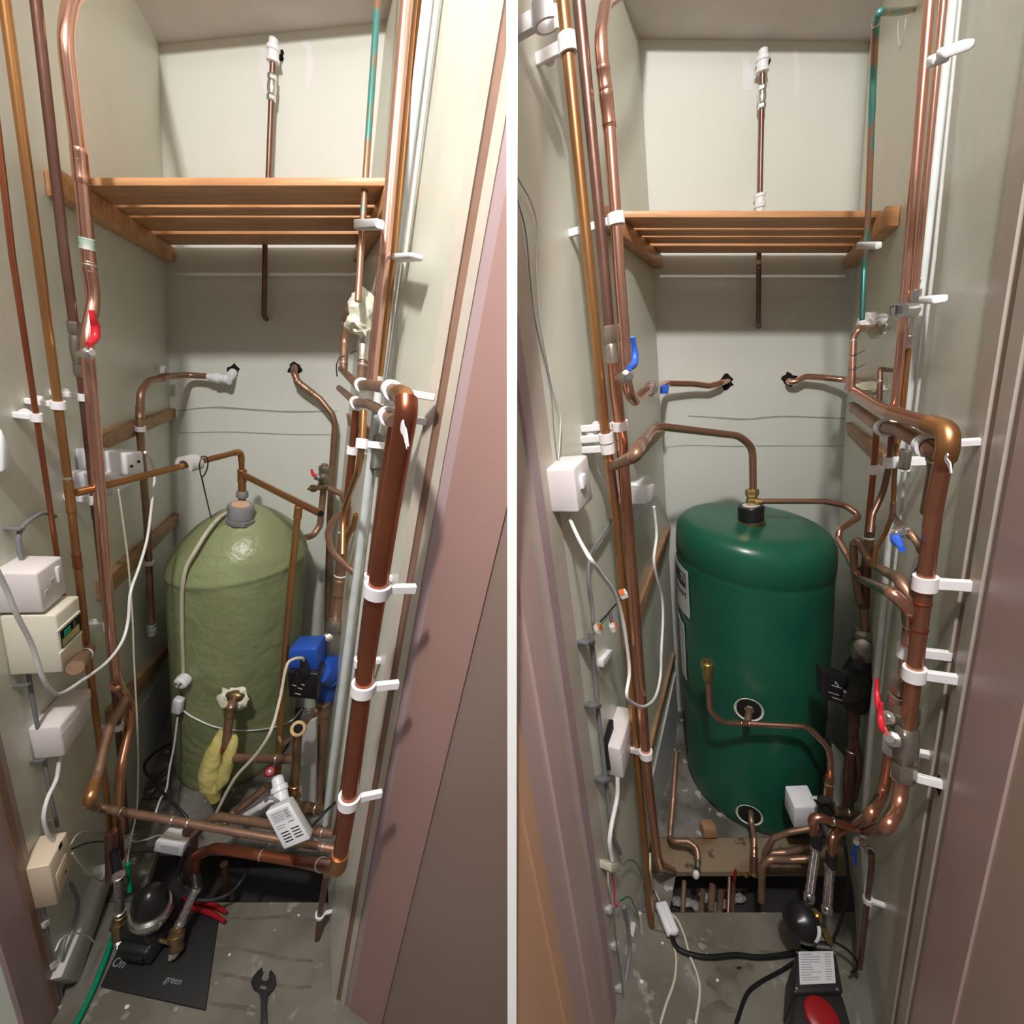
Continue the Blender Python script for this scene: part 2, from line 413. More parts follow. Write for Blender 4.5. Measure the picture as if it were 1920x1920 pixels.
floor_piece(A, -.05, 1.0, .5, 1.78, 'pit', z=-.22)
SIDE = 1
floor_piece(B, -.05, 1.1, -.05, .835, 'floor'); floor_piece(B, -.05, .10, .837, .94, 'floorb'); floor_piece(B, .72, 1.1, .837, .94, 'floorb')
floor_piece(B, -.05, 1.1, .942, 1.045, 'ply'); floor_piece(B, -.05, 1.1, 1.047, 1.74, 'floorb')
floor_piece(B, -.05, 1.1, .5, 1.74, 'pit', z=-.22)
# partition between the two doorways: painted frame mouldings and its narrow white front edge
def strip(c, p0, e, s0, s1, off0, m, name, n, t=.03):
    """upright moulding between distances s0 and s1 along e from p0, standing off0 proud"""
    a = p0+e*s0+n*off0; b = p0+e*s1+n*off0
    q = [along_v(a, c.v, 0), along_v(a, c.v, 2.7), along_v(b, c.v, 2.7), along_v(b, c.v, 0)]
    return slab(q, -n*(off0+t), m, name, kind='structure')
def frontier(c, pa, pb, xs, offs, ms, name='trim_1'):
    """mouldings across the face pa-pb; xs are sight-line positions at eye row 960"""
    e = (pb-pa).normalized(); n = e.cross(c.v).normalized(); n = n if n.y < 0 else -n
    def s(x):
        q = plane_pt(x, 960, pa, n); return (q-pa).dot(e)
    for a, b, o, m in zip(xs, xs[1:], offs, ms): strip(c, pa, e, s(a), s(b), o, m, name, n)
SIDE = -1
pa = A.P(770, 960, 'R'); pb = W(956, 960, .56); pb.z = pa.z
frontier(A, pa, pb, [770, 786, 800, 815, 834, 944, 1060, 1900], [.004, 0, .004, .001, .004, .0, .002], ['trim', 'brown', 'trim', 'lilac', 'pink', 'taupe', 'taupe'])
SIDE = 1
def fr2(c, side, xs, offs, ms, name):
    n = c.pl[side][1]
    for a, b, o, m in zip(xs, xs[1:], offs, ms):
        pA = c.P(a, 960, side+str(o)); pB = c.P(b, 960, side+str(o))
        q = [along_v(pA, c.v, 0), along_v(pA, c.v, 2.7), along_v(pB, c.v, 2.7), along_v(pB, c.v, 0)]
        slab(q, -n*.03, m, name, kind='structure')
fr2(B, 'L', [1050, 1024, 1008, 990, 950, 898], [.004, .012, .006, .012, .006], ['trim', 'lilac', 'trim', 'pink2', 'pink2'], 'trim_2')
fr2(B, 'L', [898, 868, 690], [.014, .01], ['peach', 'peach'], 'trim_2')
fr2(B, 'R', [1795, 1822, 1838, 1862, 1880, 2000, 2500], [.004, .0, .005, .0, .006, .003], ['trim', 'brown', 'trim', 'lilac', 'pink2', 'tan'], 'trim_3')
SIDE = -1
fr2(A, 'L', [-95, -110, -130, -240], [.006, .01, .006], ['lilac', 'brown', 'lilac'], 'trim_4')
# the narrow white end of the partition
bm = BM(); rows = []
for z, Y, k in ((2.6, .545, .0036), (1.27, .54, .0062), (.6, .355, .0062), (0, .17, .0066)):
    rows.append([bm.verts.new((x, y, z)) for x, y in ((-k, Y), (k, Y), (k, Y+.07), (-k, Y+.07))])
for a, b in zip(rows, rows[1:]):
    for i in range(4): bm.faces.new([a[i], a[(i+1) % 4], b[(i+1) % 4], b[i]])
bm.faces.new(rows[0]); bm.faces.new(rows[-1][::-1])
mk('trim_5', bm, 'white_trim', kind='structure')
# ================================================================ LEFT CUPBOARD
def shelf(c, ys, z, t, xl, xr, label, zb):
    """slatted pine shelf on two wall cleats; xl/xr give its ends along the side walls"""
    pL, nL = c.pl['L']; pR, nR = c.pl['R']
    def X(side, y, zz, off):
        p0, n = c.pl[side]; p0 = p0+n*off
        return p0.x-(n.y*(y-p0.y)+n.z*(zz-p0.z))/n.x
    root = empty('slatted_shelf', Vector(((X('L', 1.3, z, 0)+X('R', 1.3, z, 0))/2, 1.3, z)), label, 'shelf')
    for a, b in ys:
        q = [Vector((X('L', y, z, xl), y, z)) if s else Vector((X('R', y, z, xr), y, z)) for y, s in ((a, 1), (a, 0), (b, 0), (b, 1))]
        slab(q, Vector((0, 0, t)), 'wood', 'slat', root, bv=.0015)
    for side, n in (('L', nL), ('R', nR)):
        y0, y1 = ys[0][0]-.09, c.D-.004
        q = [Vector((X(side, y, zz, .001), y, zz)) for y, zz in ((y0, zb), (y1, zb), (y1, z-.001), (y0, z-.001))]
        slab(q, Vector((.03 if side == 'L' else -.03, 0, 0)), 'wood', 'cleat', root, bv=.0015)
    return root
shelf(A, [(1.06, 1.185), (1.207, 1.270), (1.292, 1.418), (1.450, 1.585)], 1.81, .014, .004, .004, 'varnished pine slatted shelf fixed above the sage green cylinder', 1.768)

def cracks(c, lst):
    for pts, wd in lst: stroke(c, pts, 'B.0008', wd, 'mark', 'crack', c.bw)
cracks(A, [([(333, 770), (400, 764), (470, 768), (540, 772), (632, 771)], .007), ([(335, 812), (420, 810), (480, 812), (560, 815), (632, 815)], .004)])
stroke(A, [(318, 546), (400, 545), (500, 546), (600, 543), (668, 542)], 'B.001', .010, 'paintb', 'light_line_strip', A.bw, thick=.003)  # raised strip standing in for the line of light falling through the slats
stroke(A, [(492, 90), (497, 130), (500, 175)], 'B.0008', .035, 'fillr', 'filler_patch', A.bw)
stroke(A, [(565, 78), (578, 90), (580, 130), (577, 165)], 'B.0008', .018, 'fillr', 'filler_patch', A.bw)
stroke(A, [(585, 566), (560, 585), (540, 600), (525, 622)], 'B.0008', .02, 'fillr', 'scuff', A.bw)
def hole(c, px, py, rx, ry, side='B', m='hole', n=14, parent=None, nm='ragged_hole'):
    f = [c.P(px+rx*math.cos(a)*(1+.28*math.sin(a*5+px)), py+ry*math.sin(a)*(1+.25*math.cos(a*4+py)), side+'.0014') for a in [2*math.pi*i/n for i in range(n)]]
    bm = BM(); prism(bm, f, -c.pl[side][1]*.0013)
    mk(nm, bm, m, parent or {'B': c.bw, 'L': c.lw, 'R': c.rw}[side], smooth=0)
hole(A, 437, 696, 11, 13); hole(A, 553, 692, 13, 12); hole(A, 526, 104, 6, 12)
# fixing battens on the side walls
def batten(c, side, quad, off, label, m='woodw', name='batten', kind=None):
    o = clamp_box(c, side, quad, off, m, name, None, label, 'batten', bv=.001); return o
batten(A, 'L', [(181, 817), (331, 766), (330, 784), (185, 849)], .018, 'brown timber batten nailed across the left wall behind the double socket')
batten(A, 'L', [(196, 1090), (336, 961), (336, 980), (198, 1125)], .018, 'timber batten across the left wall level with the shoulder of the sage cylinder')
batten(A, 'L', [(212, 1330), (320, 1205), (320, 1222), (214, 1368)], .018, 'lowest timber ledge on the left wall beside the sage cylinder')
batten(A, 'R', [(649, 775), (700, 812), (698, 838), (652, 796)], .016, 'short timber batten on the right wall behind the paired risers of the left cupboard')
clamp_box(A, 'L', [(226, 1395), (322, 1228), (322, 1330), (228, 1560)], .006, 'lgrey', 'skirting_panel', None, 'dull grey boarded panel low on the left wall beside the sage cylinder', 'panel', bv=0)

# ---- risers on the left wall
a1 = pipe(A, [(-40, -60), (23, 480), (95, 960), (128, 1190)], 17, 'cur', 'red-brown copper pipe furthest left, passing behind the fused spur boxes', 'L.03')
a2 = pipe(A, [(8, 0), (72, 480), (128, 905), (163, 1215), (197, 1470), (214, 1600)], 26, 'cuo', 'orange-brown riser on the left wall feeding the long sloping branch', 'L.045',
          fits=[(133, 930, 'big', 'cuo', .07), (127, 900), (147, 1050, 'coup', 'cur'), (145, 1048), (163, 1205)])
a3 = pipe(A, [(66, -10), (121, 480), (152, 705), (180, 960), (213, 1270), (238, 1560)], 25, 'cud', 'dark brown lead-like riser carrying the ball valve with the red lever', 'L.05',
          fits=[(178, 960, 'coup'), (199, 1165, 'coup')])
a4 = pipe(A, [(232, -75, 'L.0'), (190, -60), (133, 2), (122, 70), (150, 305), (167, 500), (176, 560), (163, 640), (172, 740), (187, 925), (202, 1120), (217, 1270), (230, 1300)], 23, 'cup', 'bright copper pipe with swan neck top passing in front of the shelf cleat', 'L.075', bend=.09, r=.0108,
          fits=[(148, 312, 'coup', 'cup', .055), (146, 297), (152, 340), (161, 455, 'verd'), (167, 497), (170, 500, 'coup', 'cup', .02, 1.08)])
# ball valve on the dark riser
def lever(parent, c, pts, spec, m, wd=.012, th=.004, spindle=None, nutm='chrome'):
    ps = catmull([c.P(*q[:2], q[2] if len(q) > 2 else spec) for q in pts], 6); bm = BM()
    sweep(bm, ps, lambda t: wd/2*(.72+.38*math.sin(math.pi*min(1, t*1.15+.05))), 10)
    nrm = (CAM-ps[0]).normalized()
    o = mk('lever', bm, m, parent)
    if spindle:
        a, b = c.P(*spindle[0]), c.P(*spindle[1]); bm = BM(); lathe(bm, a, b, [(0, .006), (.6, .006), (.62, .010), (.9, .010), (.92, .005), (1.1, .005)], 10)
        mk('spindle', bm, nutm, parent)
    return o
def valve(R, px, py, ln, label, m='chrome', k=1.5, cat='valve', name='ball_valve'):
    p, t = near(R, px, py); r = R.r; root = empty(name, p, label, cat)
    def part(nm, f0, f1, prof, n):
        bm = BM(); lathe(bm, p+t*ln*(f0-.5), p+t*ln*(f1-.5), prof, n); mk(nm, bm, m, root, smooth=35)
    part('nut', 0, .24, [(0, r*k*.9), (.15, r*k), (.85, r*k), (1, r*k*.92)], 6)
    part('body', .24, .76, [(0, r*1.15), (.08, r*k*.95), (.3, r*k*1.02), (.5, r*k*1.08), (.7, r*k*1.02), (.92, r*k*.95), (1, r*1.15)], 20)
    part('nut', .76, 1, [(0, r*k*.92), (.15, r*k), (.85, r*k), (1, r*k*.9)], 6)
    return root
v = valve(a3, 144, 660, .105, 'nickel ball valve with long red lever on the dark brown riser', 'dull', 1.42)
lever(v, A, [(166, 646), (178, 634), (179, 612), (174, 596), (172, 582)], 'L.11', 'red', spindle=((150, 664, 'L.075'), (170, 662, 'L.11')))
clip(a1, 66, 783, 'L', 'white pipe clip on the furthest left pipe of the sage cylinder cupboard')
clip(a2, 110, 763, 'L', 'white pipe clip on the orange-brown riser, second from the left')
clip(a3, 155, 745, 'L', 'white pipe clip just below the red-levered valve')
clip(a3, 183, 937, 'L', 'white pipe clip under the near end of the long sloping branch', w=.02)
clip(a3, 201, 1175, 'L', 'white pipe clip beside the open cream circuit box', w=.022)
clip(a3, 213, 1360, 'L', 'low white pipe clip behind the crossing bends at the left', w=.018, knob=False)
# branch stub with a capped elbow under the orange-brown riser
pipe(A, [(166, 1218, 'L.045'), (158, 1228, 'L.07'), (141, 1252, 'L.11')], 27, 'cug', 'short capped copper stub pointing forward beneath the open circuit box', bend=.02, name='pipe_stub', fits=[(158, 1228, 'ring', 'wclip')])
# bends low on the left
a5 = pipe(A, [(214, 1285), (232, 1297), (246, 1325), (243, 1365), (226, 1440), (222, 1530), (224, 1610)], 21, 'cu', 'bright copper S-bend low on the left wall below the risers', 'L.07', bend=.05, fits=[(222, 1290, 'ring', 'verd'), (217, 1284, 'ring', 'verd')])
a6 = pipe(A, [(234, 1312, 'L.085'), (205, 1365, 'L.10'), (184, 1450, 'L.11'), (167, 1503, 'L.12'), (178, 1513, .82), (628, 1592, .77)], 17, 'cug', 'front copper pipe crossing low from the left elbow to the right corner', bend=.022,
          fits=[(178, 1490, 'ring'), (183, 1515, 'ring'), (230, 1522, 'ring'), (321, 1537, 'ring'), (352, 1545, 'ring'), (604, 1588, 'ring')])
elbow(a6, 166, 1503, 'cuo', 1.25, .035)
a7 = pipe(A, [(360, 1640, .90), (364, 1565, .89), (400, 1530, .88), (470, 1540, .87), (625, 1564, .83)], 16, 'cug', 'upper of the three horizontal copper pipes meeting at the lower right', bend=.06, fits=[(604, 1560, 'ring')])
a8 = pipe(A, [(363, 1655, .84), (368, 1605, .83), (402, 1590, .82), (480, 1602, .80), (560, 1615, .79), (634, 1626, 'R.05'), (652, 1520, 'R.05'), (690, 1220, 'R.05'), (730, 960, 'R.05'), (762, 775, 'R.05'), (762, 748, 'R.05')], 19, 'cur', 'large polished red copper drop pipe beside the door frame, turning left at the bottom', bend=.035, n=20,
          fits=[(490, 1602, 'ring'), (603, 1622, 'ring')])
elbow(a8, 634, 1624, 'cuo', 1.16, .04)
a9 = pipe(A, [(737, 790, 'R.035'), (722, 880, 'R.035'), (701, 1030, 'R.035'), (664, 1330, 'R.035'), (640, 1500, 'R.035'), (630, 1560, 'R.035')], 16, 'cur', 'narrower red copper pipe tucked behind the large drop pipe', bend=.03)
for x, y, t in ((717, 1103, 'upper white double clip holding the large red copper drop pipe'), (688, 1287, 'middle white double clip holding the large red copper drop pipe'), (655, 1496, 'lowest white clip on the large red copper drop pipe')):
    clip(a8, x, y, 'R', t, w=.017, knob=False)
clip(a9, 706, 1082, 'R', 'white clip on the narrow red pipe, just above the upper double clip', w=.014, knob=False)
clip(a9, 668, 1240, 'R', 'white clip on the narrow red pipe, just above the middle double clip', w=.014, knob=False)
a10 = pipe(A, [(612, 1640, 'R.03'), (600, 1715, 'R.03'), (588, 1840, 'R.03')], 12, 'cud', 'dark thin pipe dropping to the floor below the lower right elbow', bend=.0)
clip(a10, 601, 1716, 'R', 'small pale clip on the dark thin pipe near the floor', w=.01, knob=False)
# brass-coloured elbow and the two pipes that run back along the right wall
h1 = pipe(A, [(762, 775, 'R.05'), (762, 742, 'R.05'), (722, 727, 'R.055'), (695, 722, 'R.06'), (670, 722, 'R.06'), (640, 692, 'R.065')], 27, 'cug', 'upper pinkish copper pipe running back along the right wall from the brass elbow', bend=.02)
elbow(h1, 762, 744, 'cuo', 1.22, .032)
h2 = pipe(A, [(738, 790, 'R.05'), (716, 770, 'R.05'), (690, 757, 'R.055'), (668, 755, 'R.06'), (636, 728, 'R.065')], 23, 'cug', 'lower copper pipe running back along the right wall beneath its twin', bend=.02)
for R, x, y, t in ((h1, 678, 722, 'white ring clip on the upper horizontal pipe of the right wall'), (h1, 735, 732, 'white ring clip against the brass elbow'), (h2, 668, 756, 'white ring clip on the lower horizontal pipe of the right wall'), (h2, 728, 781, 'white ring clip below the brass elbow')):
    clip(R, x, y, 'R', t, w=.014, knob=False)
stroke(A, [(755, 790), (752, 800), (758, 812), (763, 840)], 'R.092', .006, 'fillr', 'paint_drip', a8.o, thick=.001)
# upper right risers
r1 = pipe(A, [(764, -20), (721, 480), (702, 660), (697, 715)], 22, 'cup', 'tall bright copper riser at the right in front of the shelf end', 'R.05')
r2 = pipe(A, [(785, -20), (738, 480), (712, 705)], 14, 'cuo', 'thin copper riser half hidden between the tall riser and the white conduit', 'R.03')
r3 = pipe(A, [(805, -20), (743, 480), (714, 705), (684, 960), (621, 1450), (610, 1545)], 21, 'condw', 'white painted conduit running the full height of the right wall', 'R.02', name='conduit', cat='conduit', bend=0)
r4 = pipe(A, [(823, -20), (760, 480), (729, 705), (700, 960), (640, 1450)], 9, 'lgrey', 'slim grey tube beside the white conduit on the right wall', 'R.01', name='conduit', cat='conduit', bend=0)  # thin grey tube drawn alongside the white conduit
clamp_box(A, 'R', [(733, 474), (770, 472), (768, 484), (731, 487)], .034, 'white', 'conduit_bracket', None, 'white bracket across the white conduit and grey tube below shelf height', 'bracket', base=.016)
r5 = pipe(A, [(709, -10), (686, 325), (676, 480), (671, 565)], 12, 'patina', 'green-stained thin copper pipe in the back right corner passing behind the shelf', 'R.06')
clamp_box(A, 'R', [(663, 410), (704, 408), (703, 427), (663, 430)], .075, 'lgrey', 'pipe_clip', None, 'grey block clip holding the green-stained pipe under the shelf', 'pipe clip', base=.062)
# centre back pipe with isolating valve and white push-fit end
b1 = pipe(A, [(512, 100, 'B.04'), (511, 130, 'B.04'), (503, 335, 'B.04')], 11, 'cud', 'thin copper pipe on the back wall hanging from a white push-fit cap above the shelf', bend=0)
def pushfit(c, pa, pb, r, label=None, parent=None, name='push_fit_elbow', m='white', cat='pipe fitting'):
    a, b = c.P(*pa), c.P(*pb); bm = BM()
    lathe(bm, a, b, [(0, r*.5), (.06, r*.8), (.3, r*.85), (.34, r*1.15), (.5, r*1.2), (.54, r*.98), (.8, r), (.84, r*1.18), (.97, r*1.18), (1, r*.8)], 20)
    return mk(name, bm, m, parent, label, cat if parent is None else None, smooth=35)
pushfit(A, (513, 70, 'B.04'), (512, 118, 'B.04'), .0145, 'white push-fit fitting at the top of the centre back pipe')
v = valve(b1, 510, 166, .062, 'small nickel isolating valve on the centre back pipe above the shelf', 'chrome', 1.55)
b2 = pipe(A, [(497, 455, 'B.03'), (495, 592, 'B.03'), (499, 598, 'B.0')], 10, 'cud', 'dark thin pipe stub hanging below the shelf on the back wall', bend=.012)
# left hot water branch to the back wall
b3 = pipe(A, [(398, 706, 'B.05'), (350, 703, 'B.04'), (312, 706, 'L.05'), (280, 714, 'L.03'), (264, 735, 'L.03'), (262, 800, 'L.03'), (268, 880, 'L.03'), (276, 980, 'L.03'), (284, 1180, 'L.03')], 12, 'cug', 'thin copper pipe bending down the left wall from the white elbow at the back', bend=.035, fits=[(264, 775, 'coup'), (307, 708, 'coup')])
pushfit(A, (388, 706, 'B.05'), (432, 712, 'B.05'), .0145, 'white push-fit elbow leading into the left hole of the back wall')
pipe(A, [(426, 712, 'B.05'), (438, 698, 'B.0')], 17, 'white', 'white plastic pipe tail entering the left hole', name='plastic_pipe')
clip(b3, 262, 803, 'L', 'white clip on the thin pipe where it crosses the first batten', w=.013, knob=False)
clip(b3, 277, 1052, 'L', 'white clip on the thin pipe above the second batten', w=.013, knob=False)
v = valve(b3, 284, 1188, .04, 'corroded drain fitting at the foot of the thin left pipe', 'verd', 1.5, name='drain_fitting', cat='pipe fitting')
bm = BM(); p = A.P(303, 695, 'L.012'); n = A.pl['L'][1]; x, y = frame(n)
N = 20; rg = []
for rr, z in ((.010, 0), (.016, 0), (.016, .012), (.010, .012)): rg.append([bm.verts.new(p+n*z+(x*math.cos(6.283*i/N)+y*math.sin(6.283*i/N))*rr) for i in range(N)])
for k in range(4):
    for i in range(N): bm.faces.new([rg[k][i], rg[k][(i+1) % N], rg[(k+1) % 4][(i+1) % N], rg[(k+1) % 4][i]])
mk('pipe_clip', bm, 'white', None, 'empty open white pipe clip above the thin bend at the back left', 'pipe clip')
# right hole pipe
b4 = pipe(A, [(553, 688, 'B.0'), (551, 700, 'B.05'), (560, 718, 'B.05'), (600, 748, 'B.05'), (624, 778, 'B.05'), (628, 800, 'B.05'), (621, 900, 'B.05'), (617, 1000, 'B.05'), (612, 1240, 'B.05')], 12, 'cug', 'copper pipe leaving the right hole of the back wall and dropping behind the cylinder', bend=.04, fits=[(562, 720, 'coup'), (577, 731, 'coup', 'cug', .05)])
# drain valve with small red lever near the cylinder shoulder
g1 = pipe(A, [(609, 870, 1.40), (606, 925, 1.40), (600, 985, 1.40), (588, 1004, 1.38), (572, 1008, 1.34)], 12, 'cug', 'short copper feed bending into the shoulder of the sage cylinder', bend=.03)
v = valve(g1, 609, 895, .075, 'old nickel valve with tiny red lever beside the cylinder shoulder', 'dull', 1.75)
lever(v, A, [(592, 893), (587, 889), (584, 880)], 1.34, 'red', wd=.010, spindle=((604, 897, 1.38), (592, 894, 1.34)), nutm='dull')
bm = BM(); lathe(bm, W(578, 917, 1.33), W(606, 913, 1.38), [(0, .004), (.2, .004), (.22, .011), (.4, .012), (.42, .007), (.8, .009), (1, .009)], 14); mk('drain_tap', bm, 'brassd', v)
pipe(A, [(613, 914, 1.40), (640, 926, 1.42), (648, 945, 1.42), (648, 965, 1.42)], 11, 'cug', 'short copper link from the old valve to the corner risers', bend=.02)
# paired risers on the right wall
c1 = pipe(A, [(668, 770), (660, 855), (652, 930), (647, 985)], 14, 'cur', 'left of the two narrow clipped risers on the right wall', 'R.05')
c2 = pipe(A, [(682, 770), (678, 845), (671, 885), (652, 935), (644, 960), (642, 1040)], 12, 'cuo', 'right of the two narrow clipped risers, cranked towards the pump riser', 'R.06', bend=.05)
clip(c1, 662, 849, 'R', 'white clip on the left narrow riser, just under the horizontal pipes', w=.016, knob=False)
clip(c2, 679, 833, 'R', 'white clip on the right narrow riser, just under the horizontal pipes', w=.016, knob=False)
c3 = pipe(A, [(674, 657, 'R.02'), (681, 655, 'R.05'), (680, 680, 'R.05'), (677, 712, 'R.05')], 12, 'cug', 'small copper tee rising beside the foam lump', bend=.015, fits=[(680, 665, 'coup', 'solder'), (680, 690, 'ring')])
c4 = pipe(A, [(668, 577, 'R.03'), (657, 578, 'R.06'), (650, 598, 'R.06'), (646, 640, 'R.06'), (644, 695, 'R.06')], 13, 'cug', 'copper pipe curling out of the foam lump and turning down', bend=.03, fits=[(649, 606, 'ring'), (644, 678, 'ring')])
f = empty('expanding_foam', A.P(678, 600, 'R.03'), 'cream lump of expanding foam around a pipe entry on the right wall', 'foam')
blob(A.P(682, 578, 'R.04'), .030, .04, .040, 'foam', 'foam_lobe', f, amp=.35); blob(A.P(675, 606, 'R.045'), .027, .035, .026, 'foam', 'foam_lobe', f, amp=.4)
pipe(A, [(658, 662, 'R.03'), (668, 657, 'R.03'), (672, 655, 'R.02')], 4, 'gcable', 'short grey wire by the small tee', name='wire', cat='wire', spline=True)
pipe(A, [(632, 705, 'R.08'), (631, 685, 'R.08'), (637, 671, 'R.08'), (645, 668, 'R.075')], 2.4, 'black', 'black cable tie looped round the foam-fed pipe', name='cable_tie', cat='cable tie', spline=True)
clamp_box(A, 'R', [(692, 815), (705, 815), (700, 880), (686, 880)], .022, 'grout', 'damp_stain_block', None, 'blackened old bracket on the white conduit of the left cupboard', 'bracket')
# pump riser and pump
k1 = pipe(A, [(652, 950, 1.27), (645, 1010, 1.26), (637, 1090, 1.25), (629, 1165, 1.24)], 21, 'cug', 'thick brown copper riser above the blue pump', fits=[(644, 1000, 'ring', 'wclip'), (640, 1040, 'coup', 'cug', .05, 1.1), (637, 1077, 'ring', 'wclip'), (636, 1100, 'coup', 'cug', .06, 1.14), (629, 1166, 'ring', 'wclip')])
k2 = pipe(A, [(640, 965), (622, 978), (615, 1002), (622, 1035), (648, 1060), (672, 1080), (684, 1105), (688, 1130)], 13, 'cup', 'wavy pinkish copper pipe swinging across the thick riser', .99, bend=.05, fits=[(682, 1098, 'coup', 'verd', .02), (686, 1118, 'coup', 'brass', .035, 1.1)])
k3 = pipe(A, [(668, 965, 1.12), (663, 985, 1.13), (650, 1008, 1.15), (642, 1040, 1.19)], 11, 'cuo', 'short orange-brown bend joining the thick riser from behind', bend=.03)
k4 = pipe(A, [(606, 1318, 1.18), (602, 1380, 1.17), (596, 1450, 1.15), (592, 1530, 1.13)], 22, 'cug', 'thick copper pipe leaving the bottom of the blue pump', fits=[(605, 1330, 'coup', 'cug', .05, 1.2)])
root = empty('circulating_pump', A.P(612, 1265, 1.2), 'blue circulating pump with black terminal box on the thick riser', 'pump')
P0 = lambda x, y, o=1.21: A.P(x, y, o)
bm = BM(); lathe(bm, P0(629, 1162), P0(622, 1225), [(0, .018), (.1, .026), (.25, .026), (.3, .020), (.5, .030), (.8, .031), (1, .024)], 20); mk('isolating_valve', bm, 'dull', root)
bm = BM(); q = P0(617, 1196); tq = (CAM-q).normalized(); lathe(bm, q, q+tq*.045, [(0, .017), (.5, .018), (.55, .012), (.8, .012), (.82, .005), (1, .005)], 8); mk('valve_spindle', bm, 'dull', root)
ax = (A.P(545, 1252, 1.03)-P0(618, 1262)); q0 = P0(621, 1262)
bm = BM(); lathe(bm, P0(622, 1222), P0(608, 1318), [(0, .026), (.08, .030), (.2, .034), (.5, .038), (.8, .034), (.92, .030), (1, .026)], 24); mk('volute', bm, 'blue', root)
u = ax.normalized(); bm = BM(); lathe(bm, q0, q0+u*.09, [(0, .03), (.12, .046), (.25, .046), (.28, .042), (.9, .040), (1, .036)], 28); mk('motor_housing', bm, 'blue', root)
def quadbox(quad, spec, back, m, nm, parent, bv=.004, c=A, toward=None):
    f = [c.P(x, y, spec) for x, y in quad]; nn = (f[1]-f[0]).cross(f[2]-f[1]).normalized()
    if nn.dot(f[0]-CAM) < 0: nn = -nn
    if toward is not None: nn = toward
    bm = BM(); prism(bm, f, nn*back); bevel(bm, bv) if bv else None
    return mk(nm, bm, m, parent, smooth=50)
quadbox([(541, 1218), (594, 1216), (596, 1262), (539, 1262)], 1.11, .07, 'blue', 'motor_end', root, .006)
tb = quadbox([(538, 1260), (596, 1264), (594, 1313), (541, 1307)], 1.09, .06, 'black', 'terminal_box', root, .004)
bm = BM(); lathe(bm, W(569, 1236, 1.082), W(570, 1262, 1.082), [(0, .008), (.2, .010), (.6, .011), (.62, .014), (1, .014)], 8); mk('cable_gland', bm, 'black', root)
for i, (x, y, l) in enumerate(((546, 1284, 10), (558, 1290, 9), (565, 1283, 6), (552, 1300, 12))):
    stroke(A, [(x, y), (x+l/2, y+1), (x+l, y+3)], 1.0885, .003, 'lgrey', 'printed_mark', tb)
pipe(A, [(570, 1240, 1.082), (566, 1234, 1.07), (550, 1236, 1.05), (537, 1250, 1.03), (525, 1310, .99), (508, 1370, .91), (480, 1415, .90), (440, 1460, .90), (408, 1520, .90), (400, 1545, .90)], 5.5, 'ccable', 'cream flex from the blue pump trailing down across the cylinder', name='cable', cat='cable', spline=True)
# sloping orange-brown branch to the cylinder top
br = pipe(A, [(143, 924, 'L.05'), (452, 846, 1.36), (454, 892, 1.36)], 19, 'cuo', 'long sloping orange-brown copper branch from the left riser to the cylinder top', bend=.02)
elbow(br, 452, 846, 'cuo', 1.18, .028)
pipe(A, [(454, 880, 1.36), (454, 938, 1.36)], 15, 'cuo', 'short vertical copper tail entering the top of the sage cylinder', fits=[(454, 893, 'coup', 'cuo', .04), (454, 925, 'nut', 'grey', .022, 1.5)])
pipe(A, [(458, 891, 1.34), (601, 963, 1.14)], 13, 'cuo', 'open-ended vent pipe sloping right from the cylinder top')
bm = BM(); q = W(601.5, 963.5, 1.139); d0 = (W(601, 963, 1.14)-W(458, 891, 1.34)).normalized(); lathe(bm, q, q+d0*.001, [(0, .0085), (1, .0085)], 16); mk('pipe_mouth', bm, 'hole', bpy.data.objects[[o.name for o in col.objects if o.name.startswith('copper_pipe')][-1]])
bp = pipe(A, [(560, 948, 1.18), (545, 1100, 1.15), (532, 1260, 1.12), (524, 1400, 1.09), (520, 1465, 1.08)], 13, 'cuo', 'long straight copper drop in front of the right side of the sage cylinder', bend=0, fits=[(559, 962, 'coup')])
gr = empty('grey_pipe_collar', W(358, 870, 1.10), 'grey plastic open collar snapped round the sloping branch', 'pipe collar')
p, t = near(br, 358, 870); bm = BM(); x, y = frame(t); N = 22; rg = []
for z in (-.02, .02):
    for rr in (br.r*1.7, br.r*3.0): rg.append([bm.verts.new(p+t*z+(x*math.cos(2.6+4.6*i/N)+y*math.sin(2.6+4.6*i/N))*rr) for i in range(N)])
for a, b in ((0, 1), (1, 3), (3, 2), (2, 0)):
    for i in range(N-1): bm.faces.new([rg[a][i], rg[a][i+1], rg[b][i+1], rg[b][i]])
for i in (0, N-1): bm.faces.new([rg[0][i], rg[1][i], rg[3][i], rg[2][i]])
gr2 = mk('collar', bm, 'lgrey', gr)
pipe(A, [(377, 857, 1.12), (386, 856, 1.10), (390, 868, 1.10), (386, 885, 1.10), (378, 894, 1.10), (374, 872, 1.10), (378, 858, 1.11)], 2.6, 'black', 'black cable tie looped over the sloping branch', name='cable_tie', cat='cable tie', spline=True)
pipe(A, [(378, 894, 1.10), (386, 930, 1.15), (396, 972, 1.24)], 2.8, 'black', 'long black tie tail hanging to the cylinder shoulder', name='cable_tie', cat='cable tie', spline=True)

